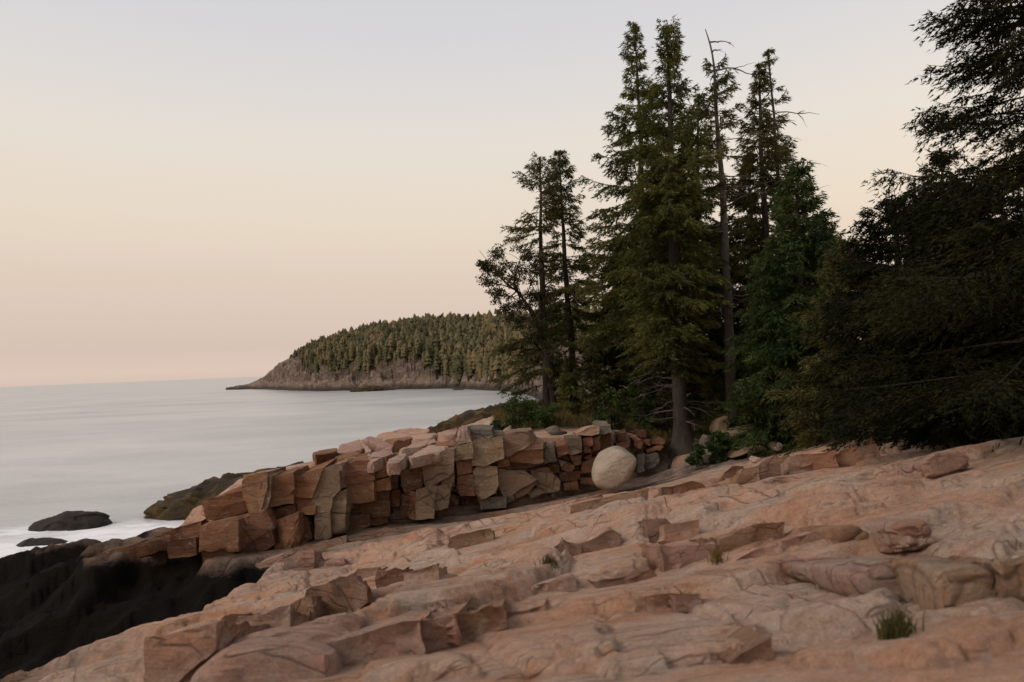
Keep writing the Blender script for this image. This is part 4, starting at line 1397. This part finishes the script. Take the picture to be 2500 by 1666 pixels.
def conifer(name, label, base_px, top_px, d, r0, prof, nb, mat, group='spruces on the shore', mids=(), seed=0, t0=0.12, card=(.128, .034), tw=9.0, cd=26.0,
            gap=0.35, droop=.35, dead=0, dead_t=(.1, .4), dead_az=None, dead_L=(.6, 1.6), trunk_mat='bark', flare=1.6, wob=.05, side=0.0, roots=0, cat='spruce', lift=0.0, leafy_tip=True):
    """A spruce: trunk with root flare, whorls of drooping boughs carrying twigs of needles. prof: [(t, reach in metres, share of boughs kept)]."""
    rng = np.random.default_rng(seed)
    base = P(*base_px, d)
    base[2] = h1(base[0], base[1]) - 0.05 + lift
    top = P(*top_px, d)
    mid3 = [P(*q, d) for q in mids]
    e = empty(name, base, label, cat, group)
    tt, C = trunk_curve(base, mid3, top, 46, wob, seed)
    H = np.linalg.norm(top - base)
    rad = r0 * (1 - tt) ** 0.85 + 0.012
    rad = rad * (1 + (flare - 1) * np.exp(-tt * H / 0.35))
    V, Fq = tube(np.r_[[base - (0, 0, .35)], C], np.r_[rad[0] * 1.25, rad], 14)
    ax_ = np.repeat(np.r_[[base - (0, 0, .35)], C], 14, 0)
    V = ax_ + (V - ax_) * (1 + .30 * fbm(V * np.array([5, 5, 1.6]) + seed, 4, seed))[:, None]
    obj('trunk', V, Fq, M[trunk_mat], e)
    pt = np.array([q[0] for q in prof]); pr = np.array([q[1] for q in prof]); pk = np.array([q[2] for q in prof])
    # boughs
    nb = int(nb * .62)
    t = np.sort(rng.uniform(t0, 0.995, nb) ** 0.92)
    t = t + .35 * (np.round(t * H * 2.2) / (H * 2.2) - t)
    az = np.arange(nb) * 2.399963 + rng.normal(0, .35, nb)
    reach = np.interp(t, pt, pr) * (.45 + .8 * rng.beta(1.6, 1.4, nb))
    reach *= 1 + side * -np.cos(az)
    keep = np.interp(t, pt, pk)
    gn = (vnoise(np.c_[np.cos(az) * 1.3 + seed, np.sin(az) * 1.3, t * H * 0.85], seed) + 1) / 2
    ok = (rng.uniform(0, 1, nb) < keep) & (gn > gap * (0.4 + 0.8 * rng.uniform(0, 1, nb))) & (reach > 0.04)
    t, az, reach = t[ok], az[ok], reach[ok]
    k = len(t)
    st = np.c_[[np.interp(t, tt, C[:, q]) for q in range(3)]].T
    e0 = np.interp(t, [0, .35, .7, .92, 1], [-.12, .0, .15, .55, 1.3]) + rng.normal(0, .12, k)
    dr = droop * np.interp(t, [0, .6, 1], [1.25, 1.0, .2]) * rng.uniform(.7, 1.3, k)
    upt = 0.30 * rng.uniform(.5, 1.4, k)
    dh = np.c_[np.cos(az), np.sin(az)]

    def on_branch(i, s_):
        z = reach[i] * (e0[i] * s_ - dr[i] * s_ ** 2 + upt[i] * s_ ** 3)
        return st[i] + np.c_[dh[i] * (reach[i] * s_)[:, None], z]

    g = Geo()
    sb = np.linspace(0, 1, 6)
    for i in range(k):
        ii = np.full(6, i)
        g.add(*tube(on_branch(ii, sb), np.linspace(.007 + reach[i] * .007, .003, 6), 3))
    bo = g.build('bough', M['twig'], e)
    bo['kind'] = 'stuff'
    # twigs: flat sprays on both sides of the bough, shorter towards its tip, drooping
    cnts = np.maximum(7, (reach * tw * 2.3 + 6).astype(int))
    bi = np.repeat(np.arange(k), cnts)
    s_ = rng.uniform(.10, 1.0, len(bi)) ** 0.75
    tw0 = on_branch(bi, s_)
    sg = rng.choice((-1.0, 1.0), len(bi))
    ta_ = az[bi] + sg * rng.uniform(.25, 1.05, len(bi))
    tl = reach[bi] * (.40 - .25 * s_) * rng.uniform(.55, 1.2, len(bi)) + .07
    tdz = rng.normal(-.30, .20, len(bi))
    td = np.c_[np.cos(ta_), np.sin(ta_), tdz]
    nc = np.maximum(4, (tl * cd * 1.5).astype(int))
    ci = np.repeat(np.arange(len(bi)), nc)
    q = rng.uniform(0, 1, len(ci)) ** .8
    cp = tw0[ci] + td[ci] * (tl[ci] * q)[:, None]
    cp[:, 2] -= .16 * tl[ci] * q * q
    cp += rng.normal(0, .012, cp.shape)
    cdv = td[ci] + rng.normal(0, .42, cp.shape) + np.array([0, 0, -.10])
    g = Geo()
    g.add(*needles(cp, cdv, card[0], card[1], rng))
    # needles along the bough itself
    kb = np.repeat(np.arange(k), np.maximum(6, (reach * cd * 1.6).astype(int)))
    sbb = rng.uniform(.08, 1.0, len(kb))
    g.add(*needles(on_branch(kb, sbb), np.c_[dh[kb], rng.normal(0, .2, len(kb))] + rng.normal(0, .6, (len(kb), 3)), card[0] * .9, card[1], rng))
    if leafy_tip:
        nt_ = 220
        zt_ = rng.uniform(0, .09, nt_) ** 1.1
        tp_ = np.c_[[np.interp(1 - zt_, tt, C[:, qq]) for qq in range(3)]].T
        g.add(*needles(tp_, np.c_[rng.normal(0, .6, (nt_, 2)), rng.uniform(.2, 1.2, nt_)], card[0] * 1.1, card[1], rng))
    g.build('crown', M[mat], e, False)
    for _ in range(dead):
        tq = rng.uniform(*dead_t)
        p0 = np.array([np.interp(tq, tt, C[:, qq]) for qq in range(3)])
        a = rng.uniform(0, 6.28) if dead_az is None else rng.uniform(*dead_az)
        dead_branch(e, p0, a, rng.uniform(*dead_L), rng.uniform(-.15, .35), rng.uniform(.016, .034), rng)
    for q_ in range(roots):
        a = rng.uniform(0, 6.28) if q_ else 3.4
        L = rng.uniform(.8, 1.6)
        pts = []
        for f in np.linspace(0, 1, 9):
            x, y = base[0] + math.cos(a + f * .5) * L * f, base[1] + math.sin(a + f * .5) * L * f - .15 * f
            pts.append((x, y, max(h1(x, y), base[2] - .5 * f) + .28 * (1 - f) ** 2 + .02))
        V, Fq = tube(pts, np.linspace(r0 * .55, .03, 9), 7)
        obj('root', V, Fq, M['bark'], e)
    return e, tt, C


# the slim pair at the left
conifer('slim_spruce', 'slim bare trunked spruce with sparse crown, at the left end of the grove', (1337, 985), (1318, 388), 26, .17,
        [(.0, .5, .0), (.06, 1.6, .9), (.22, 1.7, .95), (.36, 1.3, .6), (.42, .6, .12), (.62, .6, .08), (.70, 1.15, .75), (.80, 1.05, .8), (.9, .7, .9), (1, .25, 1)],
        330, 'olive', mids=[(1325, 700)], seed=3, t0=.05, gap=.42, dead=7, dead_t=(.42, .66), dead_L=(.5, 1.3), tw=7, roots=2, side=.15)
conifer('slim_spruce', 'pointed spruce right behind the slim bare trunked one', (1402, 975), (1365, 372), 27, .16,
        [(.0, 1.0, .5), (.12, 1.45, .9), (.34, 1.5, .95), (.55, 1.15, .9), (.62, .9, .75), (.78, .75, .85), (.9, .5, .95), (1, .12, 1)],
        420, 'spruce', seed=4, t0=.06, gap=.36, tw=8)
# the tall grove
conifer('tall_spruce', 'tall broad spruce with dense left side, leftmost of the tall grove', (1585, 1040), (1548, 58), 23, .17,
        [(.0, .6, .0), (.14, 1.0, .35), (.22, 1.5, .9), (.34, 1.75, .95), (.5, 1.6, .95), (.62, 1.35, .9), (.70, 1.1, .9), (.78, .75, .75), (.86, .38, .7), (.94, .34, .95), (1, .05, 1)],
        760, 'spruce', mids=[(1572, 600), (1560, 250)], seed=11, t0=.1, gap=.40, side=.14, tw=8.5, dead=24, dead_t=(.08, .34), dead_L=(.6, 1.7), roots=2)
conifer('tall_spruce', 'tall spruce with thick fluted trunk and bushy knob top, tallest beside the boulder', (1668, 1090), (1628, 68), 20.5, .225,
        [(.0, .3, .0), (.18, .9, .35), (.28, 1.4, .95), (.5, 1.4, 1.0), (.66, 1.15, .9), (.74, .85, .7), (.86, .50, .6), (.9, .50, 1.0), (.97, .40, 1), (1, .12, 1)],
        760, 'spruce', mids=[(1640, 700), (1636, 300)], seed=12, t0=.16, gap=.36, tw=8.5, dead=44, dead_t=(.05, .42), dead_L=(.6, 1.6), flare=1.9, roots=4)
conifer('tall_spruce', 'shorter green spruce filling the gap between the knob topped one and the dead topped one', (1700, 1030), (1706, 232), 24, .18,
        [(.0, 1.0, .5), (.2, 1.5, .9), (.5, 1.35, .95), (.75, .95, .9), (.9, .5, .95), (1, .12, 1)],
        480, 'spruce', seed=13, t0=.1, gap=.32, tw=8.5)
conifer('dead_topped_spruce', 'thin grey spruce with bare forked dead top and dry side branches', (1790, 1040), (1722, 72), 21, .17,
        [(.0, .4, .0), (.30, .5, .05), (.42, .6, .12), (.66, .6, .25), (.76, .7, .75), (.84, .62, .8), (.9, .35, .8), (.93, .1, .0), (1, .0, .0)],
        300, 'olive', mids=[(1778, 800), (1768, 600), (1762, 430), (1750, 300), (1745, 170), (1736, 112)], seed=14, t0=.3, gap=.35, tw=7,
        dead=46, dead_t=(.26, .97), dead_L=(.5, 1.8), trunk_mat='dead', wob=.02, leafy_tip=False, roots=1)
conifer('tall_spruce', 'tall grey tipped spruce rising behind the dense bright green one', (1885, 1045), (1853, 160), 23, .18,
        [(.0, .8, .5), (.2, 1.7, .9), (.45, 1.4, .95), (.6, 1.15, .9), (.75, .85, .85), (.86, .48, .9), (.94, .22, .95), (1, .04, 1)],
        520, 'olive', mids=[(1870, 600)], seed=15, t0=.1, gap=.36, tw=8.5, dead=10, dead_t=(.5, .9), dead_az=(-.6, .6), dead_L=(.8, 1.5))
conifer('tall_spruce', 'thin wispy spruce top leaning right, behind the grey tipped spruce', (1925, 1040), (1874, 125), 24.5, .13,
        [(.0, .8, .5), (.4, 1.1, .8), (.6, 1.0, .7), (.78, .6, .55), (.92, .3, .6), (1, .1, .9)],
        260, 'olive', mids=[(1905, 500), (1888, 260)], seed=16, t0=.2, gap=.42, tw=7, dead=8, dead_t=(.55, .85), dead_az=(-.5, .5), dead_L=(.8, 1.6))
conifer('dense_spruce', 'dense bright green conical spruce with boughs down to the rocks', (1955, 1078), (1948, 400), 18.5, .18,
        [(.0, 1.75, 1), (.15, 1.85, 1), (.35, 1.6, 1), (.55, 1.25, 1), (.75, .85, 1), (.9, .45, 1), (1, .10, 1)],
        620, 'bright', seed=17, t0=.045, gap=.14, tw=9.5, cd=22, droop=.42)
# the dark mass at the right edge
conifer('dark_spruce', 'yellowish young spruce in the dark gap right of the dense bright one', (2085, 1062), (2072, 600), 15.6, .12,
        [(.0, 1.4, 1), (.3, 1.4, 1), (.6, 1.0, 1), (.85, .55, 1), (1, .12, 1)], 420, 'olive', 'dark spruces at the right edge', seed=18, t0=.07, gap=.15, tw=10, card=(.11, .03))
conifer('dark_spruce', 'mid sized dark spruce with ragged top, left of the big overhanging one', (2225, 1048), (2180, 495), 13, .15,
        [(.0, 1.5, 1), (.3, 1.4, 1), (.55, 1.15, 1), (.8, .75, .9), (.93, .4, .9), (1, .12, 1)], 480, 'shade', 'dark spruces at the right edge', seed=19, t0=.07, gap=.2, tw=11, card=(.10, .03), cd=26)
conifer('dark_spruce', 'low black green spruce in front of the big overhanging one', (2400, 1068), (2370, 470), 10.5, .14,
        [(.0, 1.5, 1), (.3, 1.4, 1), (.6, 1.05, 1), (.85, .6, 1), (1, .12, 1)], 480, 'shade', 'dark spruces at the right edge', seed=20, t0=.07, gap=.15, tw=12, card=(.085, .024), cd=30)
conifer('dark_spruce', 'big overhanging spruce with long tiered boughs, cut by the right edge', (2570, 1075), (2500, -560), 8.6, .2,
        [(.0, 2.6, 1), (.15, 2.6, 1), (.30, 2.3, 1), (.37, 1.9, 1), (.46, 1.5, 1), (.52, 1.2, 1), (.60, 1.1, 1), (.67, .8, 1), (.8, .7, 1), (.9, .45, 1), (1, .1, 1)], 720, 'shade', 'dark spruces at the right edge', seed=21, t0=.06, gap=.30, tw=12, card=(.080, .022), cd=24, droop=.30, flare=1.4)
conifer('dark_spruce', 'shadowed spruce deep in the wood behind the ragged topped one', (2330, 1010), (2300, 380), 17, .16,
        [(.0, 1.6, 1), (.3, 1.5, 1), (.6, 1.1, 1), (.85, .6, 1), (1, .12, 1)], 460, 'shade', 'dark spruces at the right edge', seed=22, t0=.07, gap=.2, tw=9.5, card=(.12, .04))
# fillers that close the wood behind the grove
for (b, tpx, d, sd, lb) in (((1640, 1000), (1645, 400), 27, 31, 'dim spruce seen between the trunks of the two tallest ones'),
                            ((1835, 1000), (1828, 380), 26, 32, 'dim spruce behind the dead topped one'),
                            ((2010, 1000), (2012, 545), 24, 33, 'dim spruce behind the dense bright green one'),
                            ((1500, 985), (1508, 650), 28, 34, 'short dim spruce left behind the broad tall one'),
                            ((1760, 1005), (1742, 560), 25, 35, 'short dim spruce behind the thin grey trunk')):
    conifer('spruce', lb, b, tpx, d, .15, [(.0, 1.2, .9), (.25, 1.5, .95), (.55, 1.2, .95), (.8, .75, .95), (1, .12, 1)], 380, 'spruce', 'spruces deep in the grove', seed=sd, t0=.04, gap=.28, tw=8, card=(.17, .052), cd=16)


for (b, tpx, d, sd, w_, mt_, lb) in (((1560, 1035), (1556, 880), 22.5, 51, .55, 'bright', 'young spruce sapling left of the thick fluted trunk'),
                                 ((1620, 1035), (1628, 850), 22.8, 52, .6, 'olive', 'olive young spruce between the two thick trunks'),
                                 ((1745, 1040), (1738, 905), 21.3, 53, .6, 'spruce', 'young spruce between the fluted trunk and the thin grey trunk'),
                                 ((1835, 1045), (1838, 880), 20.8, 54, .7, 'bright', 'young bright spruce right of the thin grey trunk'),
                                 ((1450, 1005), (1446, 850), 23.5, 55, .65, 'olive', 'olive young spruce standing left of the hanging sprig'),
                                 ((1395, 1000), (1385, 880), 24.5, 56, .6, 'spruce', 'young spruce at the foot of the pointed pair at the left')):
    conifer('young_spruce', lb, b, tpx, d, .035, [(.0, w_, 1), (.4, w_ * .85, 1), (.8, w_ * .4, 1), (1, .06, 1)], 110, mt_, 'young spruces under the grove', seed=sd, t0=.05, gap=.2, tw=12, card=(.11, .03), cd=26, droop=.3)
for (x0, y0, d, az_, L_, ri, sd, lb) in ((1600, 1075, 20.3, 2.9, 1.5, .12, 61, 'dry grey branch lying left of the fluted trunk above the stones'),
                                     (1735, 1062, 20.2, .3, 1.2, .15, 62, 'dry grey branch lying right of the fluted trunk'),
                                     (1548, 1050, 20.4, 2.6, 1.1, .05, 63, 'short dead branch hanging over the dark gap of the ledge'),
                                     (2050, 1055, 16.6, .2, .9, .12, 64, 'thin dead branch at the foot of the yellowish young spruce')):
    st = P(x0, y0, d)
    st[2] = h1(st[0], st[1]) + .08
    e = empty('fallen_branch', st, lb, 'branch', 'dead branches on the ground')
    dead_branch(e, st, az_, L_, ri, .022, np.random.default_rng(sd), 'stick', .08)


# leaning broadleaf tree at the left end of the grove
def leaf_ball(g, c, r, k, rng, size):
    p_ = rng.normal(0, 1, (k, 3))
    p_ /= np.linalg.norm(p_, axis=1)[:, None]
    p_ *= (rng.uniform(0, 1, k) ** .5)[:, None] * r
    p_[:, 2] *= .65
    g.add(*cards(c + p_, rng.normal(0, 1, (k, 3)) + p_ / r, size, size * .6, rng))


rng = np.random.default_rng(77)
b = P(1352, 985, 25.4)
b[2] = h1(b[0], b[1]) - .1
e = empty('broadleaf_tree', b, 'leaning small leaved broadleaf tree reaching left over the water', 'tree')
trunk = [b, P(1345, 900, 25.4), P(1325, 830, 25.3), P(1300, 760, 25.2), P(1262, 710, 25.1)]
V, Fq = tube(trunk, [.14, .11, .085, .06, .035], 8)
obj('trunk', V, Fq, M['twig'], e)
gl, gb = Geo(), Geo()
tips = [(1170, 612, .25), (1200, 640, .5), (1192, 690, .5), (1210, 725, .45), (1240, 640, .6), (1255, 690, .6), (1275, 620, .55), (1290, 670, .6), (1305, 625, .45),
        (1240, 745, .5), (1275, 730, .6), (1215, 668, .45), (1310, 720, .6), (1260, 780, .45), (1295, 790, .6), (1330, 760, .5), (1320, 820, .6), (1280, 840, .5), (1360, 850, .6), (1185, 655, .35)]
for i, (x, y, r_) in enumerate(tips):
    s0 = np.array(trunk[int(rng.integers(2, 5))])
    e1 = P(x, y, 25.2 + rng.uniform(-.8, .8))
    md = (s0 + e1) / 2 + rng.normal(0, .12, 3)
    cv = np.array([s0, s0 * .5 + md * .5 + rng.normal(0, .04, 3), md, md * .4 + e1 * .6 + rng.normal(0, .05, 3), e1])
    o = obj('limb', *tube(cv, [.035, .028, .02, .014, .006], 5), M['twig'], e)
    if i == 0:
        continue
    for k in range(7):
        c = e1 + rng.normal(0, r_ * .45, 3) * np.array([1, 1, .8])
        gb.add(*tube([md * .3 + e1 * .7, (e1 + c) / 2 + rng.normal(0, .03, 3), c], [.010, .007, .003], 4))
        leaf_ball(gl, c, r_ * .42, 75, rng, .085)
gl.build('crown', M['oak'], e, False)
t_ = gb.build('twig', M['twig'], e)
t_['kind'] = 'stuff'


# ------------------------------------------------------------------ shrubs, ferns, grass
def shrub(name, label, blobs, d, mat, size, seed, cat='shrub', group='shrubs along the ledge', dens=420):
    rng = np.random.default_rng(seed)
    cs = [P(x, y, d + rng.uniform(-.3, .3)) for x, y, r in blobs]
    bx, by = np.mean([c[0] for c in cs]), np.mean([c[1] for c in cs])
    base = np.array([bx, by, min(min(c[2] for c in cs), h1(bx, by) + .1)])
    e = empty(name, base, label, cat, group)
    gl, gs = Geo(), Geo()
    for c, (x, y, r) in zip(cs, blobs):
        rm = r / FPX * d
        md = (base + c) / 2 + rng.normal(0, .08, 3)
        gs.add(*tube([base + rng.normal(0, .06, 3) * np.array([1, 1, 0]), md, c], [.014, .010, .004], 4))
        for _ in range(5):
            cc = c + rng.normal(0, rm * .5, 3)
            gs.add(*tube([md * .4 + c * .6, (c + cc) / 2, cc], [.007, .005, .002], 4))
            leaf_ball(gl, cc, rm * .62, dens // 5, rng, size)
    gl.build('foliage', M[mat], e, False)
    o = gs.build('stem', M['twig'], e)
    o['kind'] = 'stuff'
    return e


shrub('shrub', 'wide dark green shrub on the ledge top below the slim bare trunk', [(1265, 985, 22), (1290, 990, 26), (1250, 1000, 18), (1310, 1005, 28), (1280, 1015, 28), (1325, 1025, 24), (1260, 1030, 20), (1298, 1040, 26), (1330, 1045, 16), (1270, 1050, 14), (1345, 1010, 22)], 22, 'shrub', .085, 41)
shrub('shrub', 'small light green shrub clinging left of the wide one at the ledge top', [(1215, 1038, 14), (1203, 1045, 10), (1225, 1045, 11)], 21.5, 'shrub', .07, 42)
shrub('shrub', 'hanging green sprig draping over the dark gap in the ledge', [(1490, 960, 16), (1505, 985, 20), (1480, 1000, 18), (1460, 1030, 16), (1500, 1020, 18), (1520, 1000, 16), (1500, 1050, 14), (1510, 1060, 10), (1445, 1045, 10)], 20.6, 'bright', .085, 43)
shrub('shrub', 'yellow green bush among dead twigs left of the thick fluted trunk', [(1468, 935, 18), (1490, 925, 14), (1450, 950, 12), (1475, 950, 14)], 23, 'olive', .075, 44)
shrub('fern', 'green fern clump growing between the white boulder and the tilted brown one', [(1742, 1085, 14), (1750, 1105, 16), (1760, 1070, 14), (1775, 1095, 16), (1795, 1085, 14), (1748, 1125, 12)], 18.4, 'shrub', .11, 45, 'fern', 'ferns by the boulders')
shrub('fern', 'light green fern tuft left of the small white boulder', [(1700, 1115, 12), (1690, 1125, 9), (1708, 1100, 9)], 18.5, 'shrub', .10, 46, 'fern', 'ferns by the boulders')
shrub('bush', 'dark low bush at the foot of the dense bright spruce', [(1880, 1050, 30), (1920, 1065, 26), (1960, 1072, 24), (2000, 1060, 22), (2040, 1050, 22), (1840, 1020, 24)], 18.0, 'shade', .05, 47, 'bush', 'bushes at the forest edge', 900)
shrub('bush', 'dusky brown green bush right of the flat pale stone at the forest edge', [(2290, 1015, 34), (2330, 1005, 34), (2270, 995, 30), (2360, 1015, 30), (2310, 975, 34)], 13.6, 'dusk', .045, 48, 'bush', 'bushes at the forest edge', 800)


def grass(name, label, pts, mat, hgt, rng, wid=.012):
    k = len(pts)
    lean = rng.normal(0, .28, (k, 2))
    hh = hgt * rng.uniform(.5, 1.3, k)
    a = rng.uniform(0, 6.28, k)
    wv = np.c_[np.cos(a), np.sin(a), a * 0] * wid
    tip = pts + np.c_[lean * hh[:, None], hh]
    md = pts + np.c_[lean * hh[:, None] * .3, hh * .55]
    V = np.stack([pts - wv, pts + wv, md + wv * .7, tip, md - wv * .7], 1).reshape(-1, 3)
    i = np.arange(k) * 5
    Fq = np.stack([i, i + 1, i + 2, i + 4], -1)
    Ft = np.stack([i + 4, i + 2, i + 3], -1)
    return V, [Fq, Ft]


rng = np.random.default_rng(88)
gx = rng.uniform(-.8, 9.0, 26000); gy = rng.uniform(20.0, 29, 26000)
gm = (soil_mask(gx, gy) > .55) & (vnoise(np.c_[gx * .8, gy * .8, gx * 0], 7) > -.25) & (gx < 6.2 + rng.uniform(0, 3, 26000))
gx, gy = gx[gm], gy[gm]
gp_ = np.c_[gx, gy, height(gx, gy) - .03]
V, Fs = grass('grass', '', gp_, 'ochre', .28, rng, .014)
ex = rng.uniform(5.2, 13, 9000); ey = rng.uniform(9.5, 20.5, 9000)
sm_ = soil_mask(ex, ey)
em = (sm_ > .2) & (sm_ < .98) & (vnoise(np.c_[ex * 1.6, ey * 1.6, ex * 0], 8) > .05)
ex, ey = ex[em], ey[em]
V2, Fs2 = grass('edge', '', np.c_[ex, ey, height(ex, ey) - .02], 'ochre', .14, rng, .006)
Fs = [np.concatenate([a_, b_ + len(V)]) for a_, b_ in zip(Fs, Fs2)]
V = np.r_[V, V2]
o = obj('dry_grass', V, Fs, M['ochre'], None, False)
tag(o, 'ochre and olive dry grass under the grove on top of the ledge', None, None, 'stuff')

# plant tufts rooted in cracks of the near rock
for (x, y, w, lb, mt, hh, k) in ((2188, 1592, 34, 'dark grassy tuft growing from a crack in the near rock, closest to the camera', 'olive', .13, 260),
                                 (1632, 1298, 24, 'mossy tuft in the dark notch of the middle slope', 'olive', .12, 160),
                                 (1345, 1432, 22, 'thin dry tuft along the broken edge of the large slab', 'ochre', .10, 140),
                                 (1752, 1392, 16, 'small dry sprig standing alone in the middle of the slope', 'ochre', .14, 60),
                                 (1680, 1468, 22, 'low green tuft beside the small flat slab in the centre', 'olive', .07, 150)):
    d = hit(x, y)
    c = P(x, y, d)
    wm = w / FPX * d
    q = np.c_[rng.normal(c[0], wm * .5, k), rng.normal(c[1], wm * .4, k)]
    pz = height(q[:, 0], q[:, 1])
    V, Fs = grass('t', '', np.c_[q, pz - .02], mt, hh, rng, .0045)
    o = obj('grass_tuft', V, Fs, M[mt], None, False)
    tag(o, lb, 'grass tuft', 'tufts in cracks of the rock')

# driftwood log on the ledge, broken branch at the forest edge
a_, b_ = P(1325, 1083, 19.6), P(1382, 1058, 20.1)
pts = [a_ + (b_ - a_) * f + np.array([0, 0, .05 * math.sin(3 * f)]) for f in np.linspace(0, 1, 9)]
V, Fq = tube(pts, [.10, .115, .11, .105, .10, .095, .09, .08, .05], 9)
V += (fbm(V * 5, 3, 3) * .02)[:, None]
tag(obj('log', V, Fq, M['bark']), 'short weathered log lying on the ledge top under the grass', 'log')
st = P(2188, 1010, 13.2)
e = empty('fallen_branch', st, 'bare broken branch sticking out of the dark forest edge', 'branch')
dead_branch(e, st, .05, .62, .30, .02, np.random.default_rng(4), 'stick', 0.0)
